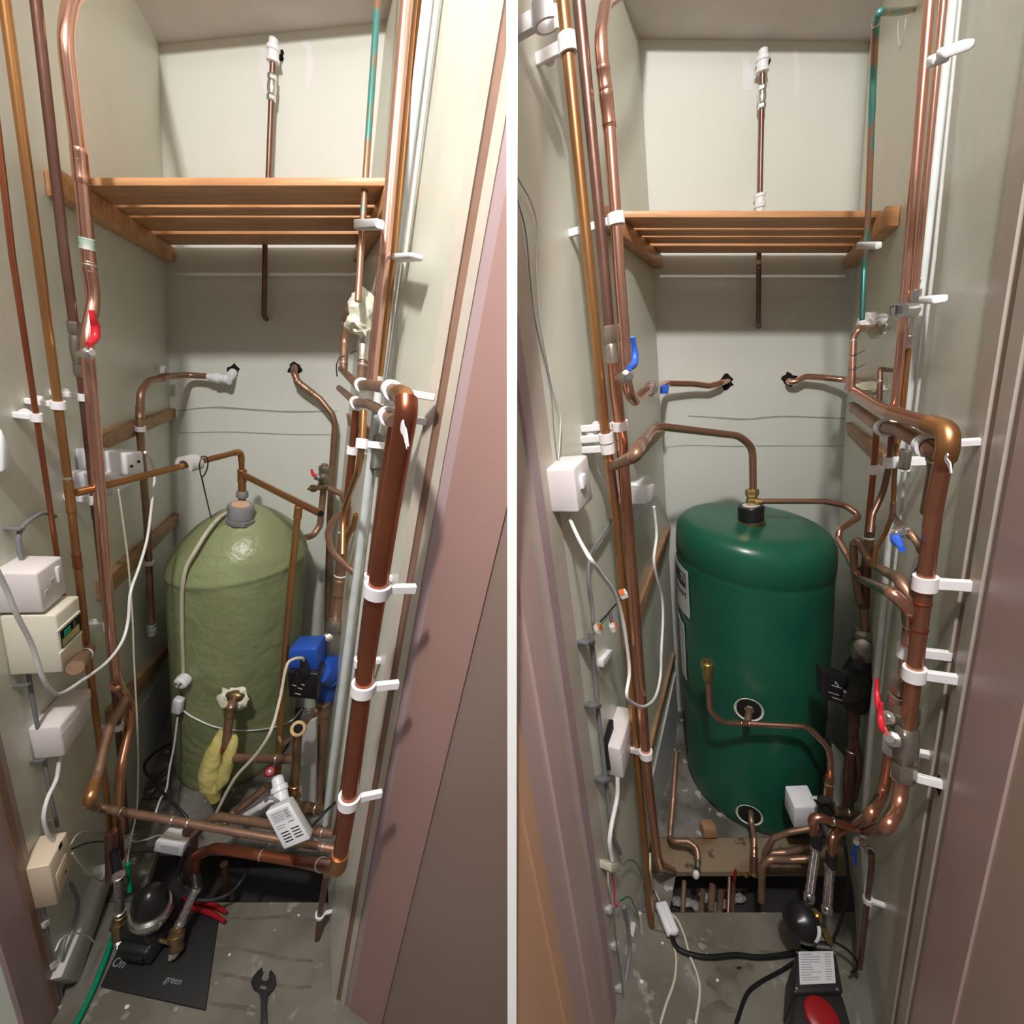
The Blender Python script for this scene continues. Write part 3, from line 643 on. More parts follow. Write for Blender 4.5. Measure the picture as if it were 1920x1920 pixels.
# ---- the sage green cylinder
def cylinder(c, ptop, prof, m, name, label, n=72, bumpf=None):
    """round in plan; its axis follows the cupboard's own upright"""
    top = ptop; bm = BM(); rings = []
    for z, r in prof:
        ce = along_v(top, c.v, z)
        rings.append([bm.verts.new(Vector((ce.x+r*math.cos(2*math.pi*i/n), ce.y+r*math.sin(2*math.pi*i/n), z))) for i in range(n)])
    for a, b in zip(rings, rings[1:]):
        for i in range(n):
            bm.faces.new([a[i], a[(i+1) % n], b[(i+1) % n], b[i]])
    bm.faces.new(rings[0]); bm.faces.new(rings[-1])
    if bumpf:
        for v in bm.verts:
            ce = along_v(top, c.v, v.co.z); d = Vector((v.co.x-ce.x, v.co.y-ce.y, 0)); k = bumpf(v.co, d)
            if d.length > 1e-4: v.co += d.normalized()*k
    return mk(name, bm, m, None, label, 'hot water cylinder', smooth=50)
topA = W(452, 948, 1.375)
zA = topA.z
prof = [(0.003, .197), (.02, .203)]+[(z/60, .206) for z in range(2, 51)]
prof = [(z, r) for z, r in prof if z < zA-.20]
for dz, r in ((.198, .2065), (.19, .209), (.182, .2095), (.174, .205), (.155, .199), (.135, .190), (.11, .175), (.085, .156), (.06, .130), (.04, .105), (.022, .078), (.008, .05), (0, .028), (-.001, .001)): prof.append((zA-dz, r))
tk = cylinder(A, topA, prof, 'olive', 'hot_water_cylinder', 'sage green foam-lagged cylinder with domed top, streaked and bumpy',
              bumpf=lambda p, d: .0035*noise.noise(p*7)+.0015*noise.noise(p*25))
# thermostat cap on its crown
ctop = W(451, 972, 1.31); up = -A.v
bm = BM(); lathe(bm, ctop-up*.012, ctop+up*.034, [(0, .040), (.3, .042), (.32, .036), (.9, .035), (1, .032)], 8); mk('boss_nut', bm, 'grey', tk, smooth=30)
bm = BM(); lathe(bm, ctop+up*.006, ctop+up*.046, [(0, .036), (.85, .0365), (1, .033)], 32); mk('cap', bm, 'grey', tk)
bm = BM(); lathe(bm, ctop+up*.0462, ctop+up*.048, [(0, .025), (1, .025)], 28); mk('scale_disc', bm, 'label_o', tk, smooth=20)
def hand(c, pts, spec, parent, wd=.0022, m='mark'): stroke(c, pts, spec, wd, m, 'pencil_mark', parent)
# front boss with torn foam and its pipe
tf = W(434, 1316, 1.16)
blob(tf+Vector((0, .012, 0)), .047, .022, .040, 'foam', 'torn_foam_collar', tk, amp=.5, sc=9)
blob(tf+Vector((.012, .004, .018)), .030, .018, .020, 'brassd', 'exposed_boss', tk, amp=.1)
fp = pipe(A, [(437, 1312, 1.165), (434, 1324, 1.11), (430, 1345, 1.10), (421, 1420, 1.07), (556, 1424, 1.02), (557, 1440, 1.02)], 16, 'cug', 'copper pipe leaving the front of the sage cylinder and turning right', bend=.024, fits=[(520, 1422, 'ring'), (432, 1335, 'coup', 'brassd', .03, 1.25)])
elbow(fp, 421, 1420, 'cur', 1.12, .028)
vp = pipe(A, [(559, 1362, 1.0), (555, 1440, .99), (551, 1500, .98), (549, 1560, .97)], 17, 'brassd', 'stubby vertical brown pipe with an open ring top, right of the yellow rag', fits=[(550, 1492, 'bnut', 'brassd'), (551, 1480, 'coup', 'cuo', .03)])
bm = BM(); q = W(559, 1366, .98); lathe(bm, q, q+(CAM-q).normalized()*.018, [(0, .019), (.8, .022), (1, .020), (1.001, .012), (.7, .012)], 20, caps=True); rc = mk('ring_cap', bm, 'brassd', vp.o)
bm = BM(); q2_ = q+(CAM-q).normalized()*.0183; lathe(bm, q2_, q2_+(CAM-q).normalized()*.0006, [(0, .012), (1, .012)], 20); mk('dark_opening', bm, 'hole', rc)
pipe(A, [(523, 1382, 1.02), (530, 1398, 1.0), (560, 1372, 1.0), (592, 1332, 1.0)], 8, 'cug', 'thin dull pipe slanting up behind the brown stub', bend=.02)
bm = BM(); lathe(bm, W(430, 1455, 1.0), W(431, 1456, 1.0), [(0, .001), (1, .001)], 6); bm.free()
# yellow foam rag tucked under the elbow
bm = BM(); ps = catmull([A.P(x, y, Y) for x, y, Y in ((424, 1370, 1.12), (412, 1392, 1.10), (400, 1420, 1.07), (392, 1450, 1.05), (397, 1478, 1.04), (402, 1500, 1.03))], 8)
sweep(bm, ps, lambda t: .008+.024*math.sin(math.pi*min(1, max(0, t*.92+.04)))**.7, 16)
for v in bm.verts: v.co += Vector((noise.noise(v.co*30), noise.noise(v.co*30+Vector((5, 0, 0)))*.4, noise.noise(v.co*31)))*.010
rg1 = mk('foam_offcut', bm, 'sponge', None, 'yellow pipe insulation offcut hanging against the front of the sage cylinder', 'insulation')
bm = BM(); ps = catmull([A.P(x, y, Y) for x, y, Y in ((438, 1378, 1.10), (434, 1410, 1.07), (420, 1450, 1.05), (408, 1485, 1.03))], 8)
sweep(bm, ps, lambda t: .006+.014*math.sin(math.pi*min(1, max(0, t*.92+.04))), 14)
for v in bm.verts: v.co += Vector((noise.noise(v.co*34), 0, noise.noise(v.co*31)))*.008
mk('fold', bm, 'sponge', rg1)

# ---- electrics on the left wall
def face(o, c, side, quad, off, m, nm, th=.002, bv=0):
    return clamp_box(c, side, quad, off, m, nm, o, base=off-th, bv=bv)
s1 = clamp_box(A, 'L', [(28, 1070), (68, 1074), (82, 1148), (42, 1140)], .03, 'pinkw', 'socket_outlet', None, 'dummy', 'x') if False else None
def wallbox3(c, side, quad, off, m, name, label, cat, bv=.004):
    return clamp_box(c, side, quad, off, m, name, None, label, cat, bv=bv)
def lerpq(q, u, v):
    (a, b, c_, d) = q; f = lambda p, r, t: (p[0]+(r[0]-p[0])*t, p[1]+(r[1]-p[1])*t)
    return f(f(a, b, u), f(d, c_, u), v)
def subq(q, u0, v0, u1, v1): return [lerpq(q, u0, v0), lerpq(q, u1, v0), lerpq(q, u1, v1), lerpq(q, u0, v1)]
q = [(68, 1076), (116, 1042), (126, 1110), (82, 1150)]
o = wallbox3(A, 'L', q, .06, 'pinkw', 'fused_spur', 'white fused spur box with rocker switch, standing above the cream circuit box', 'fused spur')
face(o, A, 'L', subq(q, .78, .22, .9, .62), .0645, 'pinkw', 'rocker_switch', .0045, .001)
face(o, A, 'L', subq(q, .2, .55, .34, .66), .0612, 'lgrey', 'fuse_slot', .001); face(o, A, 'L', subq(q, .45, .38, .62, .5), .0612, 'lgrey', 'fuse_slot', .001)
q = [(104, 1154), (149, 1116), (157, 1218), (118, 1262)]
o = wallbox3(A, 'L', q, .075, 'cream', 'circuit_box', 'cream circuit box with an open window, directly under the white fused spur', 'circuit box')
face(o, A, 'L', subq(q, .0, .28, 1.0, .31), .078, 'cream', 'ridge', .003); face(o, A, 'L', subq(q, .0, .66, 1.0, .69), .078, 'cream', 'ridge', .003)
wq = subq(q, .12, .33, .98, .62); f1 = face(o, A, 'L', wq, .0762, 'hole', 'open_window', .001)
face(o, A, 'L', subq(wq, .05, .5, .9, .95), .0775, 'brass', 'terminal_bar', .001); face(o, A, 'L', subq(wq, .2, .15, .5, .55), .079, 'green', 'green_wire', .002); face(o, A, 'L', subq(wq, .62, .12, .75, .5), .079, 'black', 'screw', .002)
q = [(112, 1362), (172, 1288), (173, 1340), (122, 1420)]
o = wallbox3(A, 'L', q, .05, 'pinkw', 'wireless_receiver', 'slanting white plastic controller box below the circuit box', 'controller', .006)
face(o, A, 'L', subq(q, .0, .30, 1.0, .325), .0506, 'lgrey', 'seam', .001)
face(o, A, 'L', [(92, 1360), (100, 1352), (112, 1415), (103, 1418)], .012, 'hole', 'back_plate', .01)
q = [(92, 1622), (126, 1558), (136, 1618), (108, 1697)]
o = wallbox3(A, 'L', q, .045, 'cream2', 'junction_box', 'aged cream junction box near the foot of the left wall', 'junction box', .003)
face(o, A, 'L', subq(q, .55, .0, .7, .12), .0465, 'hole', 'knockout', .001); face(o, A, 'L', subq(q, .2, .45, .8, .9), .0465, 'cream2', 'moulded_panel', .0015, .0006)
face(o, A, 'L', subq(q, .62, .80, .68, .86), .047, 'hole', 'screw_hole', .001)
q = [(5, 800), (21, 842), (25, 878), (5, 888)]
wallbox3(A, 'L', q, .02, 'white', 'light_switch', 'rounded edge of a white switch plate at the extreme left', 'switch', .005)
# double socket with two plugs
q = [(205, 858), (243, 843), (252, 905), (212, 930)]
o = wallbox3(A, 'L', q, .045, 'white', 'double_socket', 'white surface-mounted double socket behind the dark riser', 'socket')
q = [(236, 850), (268, 846), (272, 888), (240, 892)]
o = wallbox3(A, 'L', q, .09, 'white', 'plug_adapter', 'white plug-in adapter with dark pin holes at the double socket', 'adapter', .005)
face(o, A, 'L', subq(q, .2, .55, .35, .66), .0915, 'hole', 'pin_hole', .001); face(o, A, 'L', subq(q, .66, .38, .78, .5), .0915, 'hole', 'pin_hole', .001)
q = [(208, 892), (228, 885), (232, 918), (212, 926)]
wallbox3(A, 'L', q, .075, 'white', 'mains_plug', 'white mains plug in the left half of the double socket', 'plug', .004)
# cables
def cable(c, pts, spec, w_, m, label, cat='cable', name='cable', group=None): return pipe(c, pts, w_, m, label, spec, name=name, cat=cat, spline=True, n=8, group=group)
cable(A, [(222, 918), (227, 950), (240, 1050), (248, 1150), (252, 1250), (257, 1350), (259, 1440), (256, 1520), (244, 1580), (236, 1640)], 'L.10', 4.5, 'ccable', 'thin cream flex falling straight from the double socket to the floor')
cable(A, [(272, 848), (283, 862), (290, 890), (284, 950), (276, 1010), (262, 1060), (245, 1110), (240, 1165), (228, 1205), (200, 1242), (160, 1272), (120, 1298), (100, 1298), (80, 1270), (60, 1210), (30, 1150), (14, 1110), (-10, 1060)], 'L.12', 6, 'cable', 'thick white flex looping from the plug adapter across the circuit box')
cable(A, [(104, 968), (80, 962), (48, 982), (36, 1000), (36, 1030), (45, 1062)], 'L.015', 9, 'gcable', 'grey cable curving into the top of the fused spur')
cable(A, [(45, 1135), (36, 1160), (44, 1210), (56, 1280), (66, 1340), (82, 1420), (96, 1500), (108, 1550)], 'L.015', 10, 'gcable', 'grey cable running down the left wall below the fused spur')
for x, y in ((42, 992), (37, 1162), (57, 1284), (86, 1425), (105, 1535)):
    clamp_box(A, 'L', [(x-5, y-1), (x+5, y-4), (x+6, y+1), (x-4, y+4)], .022, 'gcable', 'cable_clip', None, None, None, bv=.001)
    o = col.objects[-1]; tag(o, {992: 'small grey cable clip where the grey cable bends above the fused spur', 1162: 'small grey cable clip just below the fused spur', 1284: 'small grey cable clip beside the loop of white flex', 1425: 'small grey cable clip beside the slanting controller', 1535: 'small grey cable clip just above the aged junction box'}[y], 'cable clip')
cable(A, [(112, 1418), (106, 1460), (90, 1495), (82, 1530), (88, 1560), (100, 1576)], 'L.03', 9, 'cable', 'thick white cable from the slanting controller down into the junction box')
cable(A, [(128, 1592), (145, 1565), (170, 1558), (200, 1562), (215, 1563)], 'L.03', 4, 'ccable', 'thin cream cable leaving the junction box to the right')
cable(A, [(135, 1592), (160, 1582), (185, 1578), (210, 1580)], 'L.02', 4, 'black', 'thin black cable just below the cream one at the junction box')
cable(A, [(136, 1600), (150, 1620), (175, 1645), (195, 1652), (214, 1640), (222, 1620)], 'L.05', 4, 'ccable', 'drooping cream cable between the junction box and the left pump hose')
cable(A, [(132, 1655), (146, 1690), (140, 1730), (122, 1760), (114, 1800)], 'L.02', 8, 'gcable', 'dark grey cable curving beneath the junction box')
cable(A, [(104, 1782), (116, 1760), (140, 1750), (165, 1755), (178, 1768)], 'L.06', 4, 'cable', 'thin white wire arched over the grey trunking')
cable(A, [(453, 948), (430, 962), (395, 990), (365, 1035), (346, 1075), (341, 1120), (342, 1200), (345, 1265)], 'x', 6, 'ccable', 'cream flex from the cylinder thermostat down to a plug', ) if False else None
def oncyl(px, py, off=.004):
    """point on the skin of the sage cylinder seen at the pixel"""
    d = ray(px, py); t = .9
    while t < 2.2:
        p = CAM+d*t; ce = along_v(topA, A.v, p.z); r = .207+off
        if p.z > zA-.17: r = math.sqrt(max(0, 1-((p.z-(zA-.17))/.178)**2))*.207+off
        if (p.x-ce.x)**2+(p.y-ce.y)**2 < r*r: return p
        t += .002
    return W(px, py, 1.35)
def draped(pts, w_, m, label, name='cable', cat='cable', off=.006):
    ps = [oncyl(x, y, off) for x, y in pts]; r = rad(ps[0], w_); bm = BM(); sweep(bm, catmull(ps, 6), r, 8)
    return mk(name, bm, m, None, label, cat)
draped([(430, 958), (410, 972), (390, 995), (368, 1030), (350, 1062), (343, 1095), (341, 1140), (342, 1200), (344, 1262)], 7, 'ccable', 'cream flex from the cylinder thermostat down to the hanging plug')
draped([(344, 1333), (362, 1345), (400, 1362), (440, 1369), (480, 1369), (520, 1362), (548, 1350), (566, 1330)], 3.6, 'cable', 'thin white wire tied round the middle of the sage cylinder')
def plug(px, py, label, Y, tilt=0, c=A):
    p = W(px, py, Y); root = empty('mains_plug', p, label, 'plug'); R = Matrix.Rotation(tilt, 3, 'Y')
    bm = BM(); lathe(bm, p+Vector((0, .012, 0)), p-Vector((0, .018, 0)), [(0, .021), (.3, .023), (.8, .021), (1, .014)], 10)
    for v in bm.verts: v.co = p+R @ ((v.co-p)*1.0)
    mk('plug_body', bm, 'white', root)
    bm = BM(); box(bm, p+R @ Vector((0, -.019, -.004)), .004, .006, .012); box(bm, p+R @ Vector((-.007, -.019, .006)), .006, .006, .004); box(bm, p+R @ Vector((.007, -.019, .006)), .006, .006, .004); mk('pins', bm, 'dull', root)
pq = oncyl(343, 1276, .02); plug(343, 1277, 'white mains plug with its pins showing, hanging on the sage cylinder', pq.y)
pq = oncyl(334, 1320, .02); q = W(334, 1322, pq.y)
root = empty('trailing_socket', q, 'white trailing socket hanging beneath the upturned plug', 'trailing socket')
bm = BM(); R = Matrix.Rotation(.35, 3, 'Y'); box(bm, q, .030, .026, .062, R); bevel(bm, .008, 3); mk('socket_body', bm, 'white', root)
cable(A, [(333, 1345, pq.y), (326, 1400, 1.15), (318, 1440, 1.12), (312, 1480, 1.05), (300, 1500, 1.0), (290, 1530, .95)], 1.1, 4, 'cable', 'white flex dropping from the trailing socket to the floor')
cable(A, [(318, 1395, 1.35), (290, 1412, 1.25), (270, 1440, 1.15), (300, 1480, 1.02), (330, 1510, .98), (360, 1545, .95)], 1.1, 5, 'black', 'black cable arching over the boards at the foot of the sage cylinder')
cable(A, [(311, 1440, 1.2), (295, 1460, 1.15), (292, 1480, 1.1), (283, 1492, 1.1)], 1.1, 4, 'black', 'second shorter black cable beside the sage cylinder')
# ---- low in the left cupboard: pump on its mat, box actuator, hoses, tools
def on_floor(c, px, py, z=0.0): return c.P(px, py, 'Z%g' % z)
q = [on_floor(A, x, y, .001) for x, y in ((190, 1852), (386, 1896), (411, 1722), (262, 1700))]
mat_ = slab(q, Vector((0, 0, .008)), 'rubber', 'rubber_mat', None, None, .001, 'black rubber mat with chalky handwriting under the shower pump', 'mat')
d = A.d.copy(); d.z = 0; d.normalize()
ex = (q[1]-q[0]).normalized(); ey = Vector((-ex.y, ex.x, 0))
c0 = on_floor(A, 292, 1815, .0095)
letters('On', 'inkg', 'chalk_writing', mat_, on_floor(A, 224, 1806, .0095), ex, ey, .028, .0003)
letters('green', 'inkg', 'chalk_writing', mat_, on_floor(A, 326, 1838, .0095), ex, ey, .020, .0003)
# booster pump
pc = on_floor(A, 288, 1766, .01); root = empty('shower_pump', pc, 'black twin-hose shower pump with a domed pressure vessel, on the rubber mat', 'pump')
yaw = math.atan2(ex.y, ex.x); RP = Matrix.Rotation(yaw, 3, 'Z')
def L_(x, y, z): return pc+RP @ Vector((x, y, z))
bm = BM(); box(bm, L_(0, .005, .035), .088, .11, .05, RP); bevel(bm, .008, 3); mk('base_block', bm, 'cast', root)
bm = BM(); lathe(bm, L_(0, -.035, .07), L_(0, .07, .07), [(0, .038), (.05, .044), (.9, .044), (1, .04)], 28); mk('motor', bm, 'cast', root)
bm = BM(); box(bm, L_(0, -.052, .035), .06, .01, .02, RP); bevel(bm, .003); mk('name_strip', bm, 'black', root)
va, vb2 = on_floor(A, 284, 1712, .135), on_floor(A, 279, 1672, .235)
bm = BM(); lathe(bm, va-(vb2-va)*.25, va+(vb2-va)*.28, [(0, .036), (.4, .045), (.75, .048), (1, .044)], 36); mk('vessel_flange', bm, 'chrome', root)
bm = BM(); lathe(bm, va, vb2, [(0, .036), (.25, .039), (.5, .0395), (.7, .036), (.86, .027), (.96, .014), (1, .003)], 32); mk('pressure_vessel', bm, 'black', root)
bm = BM(); lathe(bm, L_(-.008, .03, .05), va, [(0, .045), (1, .040)], 28); mk('pump_head', bm, 'cast', root)
for nm, sx, hose in (('left', -1, ((222, 1640), (227, 1722))), ('right', 1, ((367, 1668), (363, 1728)))):
    kx = .072 if sx < 0 else .098; p0 = L_(sx*kx, -.005, .09); p1 = L_(sx*kx, -.02, .035)
    bm = BM(); lathe(bm, p0, p1, [(0, .015), (.2, .015), (.22, .019), (.45, .019), (.47, .014), (.8, .015), (.95, .017), (1, .012)], 8); mk('brass_coupling', bm, 'brassd', root, smooth=30)
    bm = BM(); lathe(bm, L_(sx*.05, -.015, .05), L_(sx*kx, -.015, .05), [(0, .006), (1, .006)], 10); mk('port', bm, 'brass', root)
    bm = BM(); lathe(bm, L_(sx*kx, -.018, .036), L_(sx*(kx-.008), -.036, .022), [(0, .012), (.7, .012), (.75, .006), (1, .006)], 8); mk('bleed_screw', bm, 'chrome', root)
for sx, a, t in ((-1, (222, 1640, .77), 'left braided hose rising from the shower pump'), (1, (368, 1665, .80), 'right braided hose rising from the shower pump')):
    top = A.P(*a); b = L_(-.072 if sx < 0 else .098, -.003, .085); bm = BM(); sweep(bm, [b, b.lerp(top, .5), top], .0105, 12)
    h = mk('braided_hose', bm, 'braid', None, t, 'hose')
    for k, mm in ((.02, 'brassd'), (.12, 'chrome'), (.93, 'chrome')):
        bm = BM(); a0 = b.lerp(top, k); b0 = b.lerp(top, k+.06); lathe(bm, a0, b0, [(0, .011), (.1, .0135), (.9, .0135), (1, .011)], 8 if k < .1 else 16); mk('ferrule', bm, mm, h, smooth=30)
pipe(A, [(214, 1595, .80), (218, 1618, .79), (222, 1645, .775)], 20, 'black', 'black rubber sleeve above the left braided hose', name='rubber_sleeve', cat='sleeve', bend=0)
pipe(A, [(361, 1632, .84), (366, 1650, .82), (369, 1672, .80)], 22, 'black', 'black rubber sleeve above the right braided hose', name='rubber_sleeve', cat='sleeve', bend=0)
# hoses, cables and bits on the floor
pipe(A, [(140, 1925, 'Z.012'), (170, 1865, 'Z.012'), (195, 1805, 'Z.015'), (212, 1755, 'Z.02'), (216, 1740, 'Z.02')], 13, 'green', 'green hose running across the floor past the left edge of the mat', name='hose', cat='hose', spline=True)
pipe(A, [(240, 1620, .80), (242, 1650, .80), (243, 1672, .79)], 9, 'green', 'short piece of green hose behind the left braided hose', name='hose', cat='hose', spline=True)
pipe(A, [(355, 1585, .86), (338, 1620, .86), (335, 1650, .85), (350, 1680, .80), (390, 1688, .80), (425, 1678, .82), (450, 1655, .84), (465, 1630, .88)], 7, 'rubber', 'black rubber cable looped round the right braided hose', name='cable', cat='cable', spline=True)
pl_ = empty('pliers', on_floor(A, 380, 1710, .02), 'red-handled pliers lying behind the shower pump', 'pliers')
for pts in (((330, 1683), (365, 1690), (400, 1697), (424, 1711)), ((330, 1700), (362, 1703), (395, 1712), (421, 1728))):
    ps = catmull([on_floor(A, x, y, .02) for x, y in pts], 6); bm = BM(); sweep(bm, ps, lambda t: .004+.0035*math.sin(math.pi*t*.9+.1), 10); mk('handle', bm, 'bred', pl_)
bm = BM(); ps = [on_floor(A, x, y, .018) for x, y in ((296, 1678), (312, 1686), (332, 1692))]; sweep(bm, ps, lambda t: .004+.006*t, 8); mk('jaw', bm, 'dull', pl_)
# adjustable spanner
wr = empty('adjustable_spanner', on_floor(A, 498, 1860, .004), 'black adjustable spanner lying on the boards at the bottom right of the left cupboard', 'spanner')
outl = [(489, 1925), (491, 1880), (487, 1862), (476, 1858), (471, 1846), (477, 1832), (486, 1822), (492, 1817), (494, 1826), (489, 1836), (492, 1843), (500, 1845), (506, 1838), (505, 1828), (509, 1822), (517, 1832), (519, 1847), (513, 1858), (502, 1868), (500, 1885), (502, 1925)]
slab([on_floor(A, x, y, .002) for x, y in outl], Vector((0, 0, .009)), 'cast', 'spanner_body', wr, bv=.001)
bm = BM(); lathe(bm, on_floor(A, 489, 1852, .006), on_floor(A, 500, 1855, .006), [(0, .006), (1, .006)], 12); mk('adjusting_wheel', bm, 'dull', wr)
# grey trunking and skirting by the left wall foot
tr = clamp_box(A, 'L', [(205, 1618), (218, 1625), (148, 1840), (115, 1832)], .03, 'lgrey', 'cable_trunking', None, 'grey cable trunking sloping along the foot of the left wall', 'trunking', bv=.002)
for x, y, t in ((74, 1675, 'small white cable clip on the left door frame edge under the junction box'), (88, 1735, 'second small white cable clip down the left door frame edge'), (103, 1812, 'third small white cable clip down the left door frame edge'), (119, 1890, 'lowest small white cable clip near the bottom left corner')):
    clamp_box(A, 'L', [(x-6, y-3), (x+6, y-12), (x+8, y-2), (x-3, y+6)], .014, 'white', 'cable_clip', None, t, 'cable clip', bv=.001)
cable(A, [(70, 1672), (82, 1700), (90, 1740), (104, 1810), (122, 1895)], 'L.008', 4, 'gcable', 'thin dark cable pinned down the left door frame edge')
cable(A, [(125, 1905), (112, 1850), (115, 1800), (135, 1760), (160, 1750)], 'L.03', 5, 'gcable', 'grey cable looping under the end of the grey trunking') if 0 else None
# small white junction box by the opening
q = [(291, 1577), (345, 1585), (341, 1607), (287, 1597)]
bm = BM(); f = [A.P(x, y, .86) for x, y in q]; prism(bm, f, Vector((0, .05, -.015))); bevel(bm, .003); jb = mk('junction_box', bm, 'white', None, 'small white junction box lying at the edge of the floor opening', 'junction box')
quadbox([(302, 1583), (335, 1588), (333, 1601), (300, 1596)], .8585, .002, 'sticker', 'label_plate', jb, 0)
cable(A, [(238, 1568, .9), (252, 1578, .88), (275, 1574, .87), (300, 1566, .87), (330, 1572, .87), (355, 1574, .88)], .9, 3.5, 'ccable', 'thin cream wire running over the small junction box')
# white motorised valve head hanging in front of the pipes
root = empty('valve_actuator', W(535, 1565, .72), 'tilted white actuator box with vent slots over the low copper pipes', 'actuator')
q = [(496, 1524), (541, 1504), (582, 1574), (532, 1594)]
f = [A.P(x, y, Y) for (x, y), Y in zip(q, (.70, .715, .70, .685))]
nn = (f[1]-f[0]).cross(f[2]-f[1]).normalized(); nn = nn if nn.dot(f[0]-CAM) > 0 else -nn
bm = BM(); ff = [f[0], f[1], f[2], f[3]]; prism(bm, ff, nn*.045+Vector((-.004, 0, -.022))); bevel(bm, .004, 3); ac = mk('cover', bm, 'white', root)
def onf(u, v, o=-.0008):
    a = f[0].lerp(f[1], u); b = f[3].lerp(f[2], u); return a.lerp(b, v)+nn*o
def patch(u0, v0, u1, v1, m, nm, parent, o=-.0006):
    bm = BM(); prism(bm, [onf(u0, v0, o), onf(u1, v0, o), onf(u1, v1, o), onf(u0, v1, o)], nn*.0008); mk(nm, bm, m, parent, smooth=0)
for r_, u0 in ((0, .18), (1, .58)):
    for k in range(4): patch(u0, .60+k*.075-(.0 if r_ == 0 else .02), u0+.30, .625+k*.075-(.0 if r_ == 0 else .02), 'hole', 'vent_slot', ac)
patch(.12, .08, .88, .36, 'sticker', 'label_plate', ac, -.0004)
for k in range(4): patch(.18, .12+k*.055, .55 if k % 2 else .62, .135+k*.055, 'inkg', 'printed_line', ac, -.0009)
for k in range(3): patch(.66, .12+k*.07, .82, .16+k*.07, 'inkg', 'printed_mark', ac, -.0009)
patch(.14, .42, .5, .44, 'inkg', 'printed_line', ac); patch(.14, .48, .44, .50, 'inkg', 'printed_line', ac); patch(.6, .40, .85, .43, 'inkg', 'printed_line', ac)
pushfit(A, (519, 1455, .93), (531, 1512, .88), .0185, 'white push-fit coupling standing above the white actuator')
pipe(A, [(522, 1496, .90), (506, 1500, .90), (490, 1512, .90), (460, 1530, .92)], 13, 'white', 'white plastic pipe branching left from the push-fit coupling', name='plastic_pipe', bend=.01)
pipe(A, [(498, 1502, .87), (505, 1497, .86), (517, 1499, .86), (527, 1508, .86)], 5, 'grey', 'dark grey flex entering the back of the white actuator', name='cable', cat='cable', spline=True)
g2 = pipe(A, [(500, 1475, 1.02), (470, 1500, 1.0), (440, 1522, .98), (420, 1545, .95)], 14, 'cug', 'dull copper pipe slanting down from behind the white coupling', bend=.02)
bm = BM(); q_ = W(506, 1446, .97); lathe(bm, q_, q_+(CAM-q_).normalized()*.012, [(0, .013), (.5, .015), (1, .011)], 18)
wv = mk('hand_wheel', bm, 'bred', None, 'small dark red hand wheel behind the white push-fit coupling', 'valve wheel')
bm = BM(); qq = q_+(CAM-q_).normalized()*.012; lathe(bm, qq, qq+(CAM-q_).normalized()*.004, [(0, .005), (1, .004)], 10); mk('screw', bm, 'chrome', wv)
bt = pipe(A, [(548, 1505, .96), (560, 1512, .95), (605, 1518, .93)], 18, 'brassd', 'old brass union between the brown stub and the right corner', bend=.01, fits=[(575, 1514, 'bnut', 'brassd', .02, 1.25), (592, 1516, 'ring')])
cable(A, [(628, 1505, .9), (612, 1520, .85), (598, 1535, .83), (585, 1550, .82)], .8, 5, 'rubber', 'short black cable in the lower right corner behind the copper pipes')
pipe(A, [(420, 1620, .90), (424, 1660, .90), (425, 1700, .95)], 15, 'cud', 'dark copper tail sinking into the floor opening', bend=0)
pipe(A, [(352, 1555, .90), (355, 1600, .88), (352, 1650, .90)], 20, 'cud', 'dark copper stub under the front pipe beside the white junction box', bend=0)
pipe(A, [(208, 1560, 'L.07'), (210, 1650, 'L.07')], 24, 'cud', 'dark pipe bottom of the left risers going through the floor', bend=0)
for i, (x, y, s_) in enumerate(((256, 1712, .005), (405, 1845, .004), (238, 1888, .006), (330, 1893, .007), (430, 1790, .004), (542, 1708, .007), (560, 1716, .004), (515, 1745, .005))):
    blob(on_floor(A, x, y, s_*.4), s_, s_*.8, s_*.4, 'debris' if i % 2 else 'fillr', 'plaster_crumb', None, ('pale crumb beside the green hose, at the left edge of the mat', 'grey crumb on the right part of the rubber mat', 'pale crumb in front of the near edge of the mat, left one', 'larger grey crumb at the near right corner of the mat', 'pale crumb on the boards between mat and spanner', 'grey crumb under the lower right copper elbow, left one', 'pale crumb under the lower right copper elbow, right one', 'grey crumb on the boards above the spanner')[i], 'crumb', amp=.5, sub=1)
bdl = BM(); f = [A.P(x, y, 1.10) for x, y in ((566, 1360), (592, 1350), (590, 1520), (560, 1520))]; prism(bdl, f, Vector((0, .015, 0))); mk('timber_offcut', bdl, 'lgrey', None, 'grey painted board standing behind the low pipes at the right', 'board')
slab([A.P(x, y, 'Z.001') for x, y in ((262, 1400), (345, 1400), (345, 1445), (262, 1445))], Vector((0, 0, .004)), 'debris', 'loose_plate', None, None, 0, 'pale dusty plate on the boards left of the sage cylinder', 'plate') if 0 else None
lb = BM(); f = [on_floor(A, x, y, .001) for x, y in ((278, 1412), (318, 1402), (322, 1500), (262, 1500))]; prism(lb, f, Vector((0, 0, .012))); mk('loose_board', lb, 'floorb', None, 'loose dusty board end at the foot of the sage cylinder', 'board')
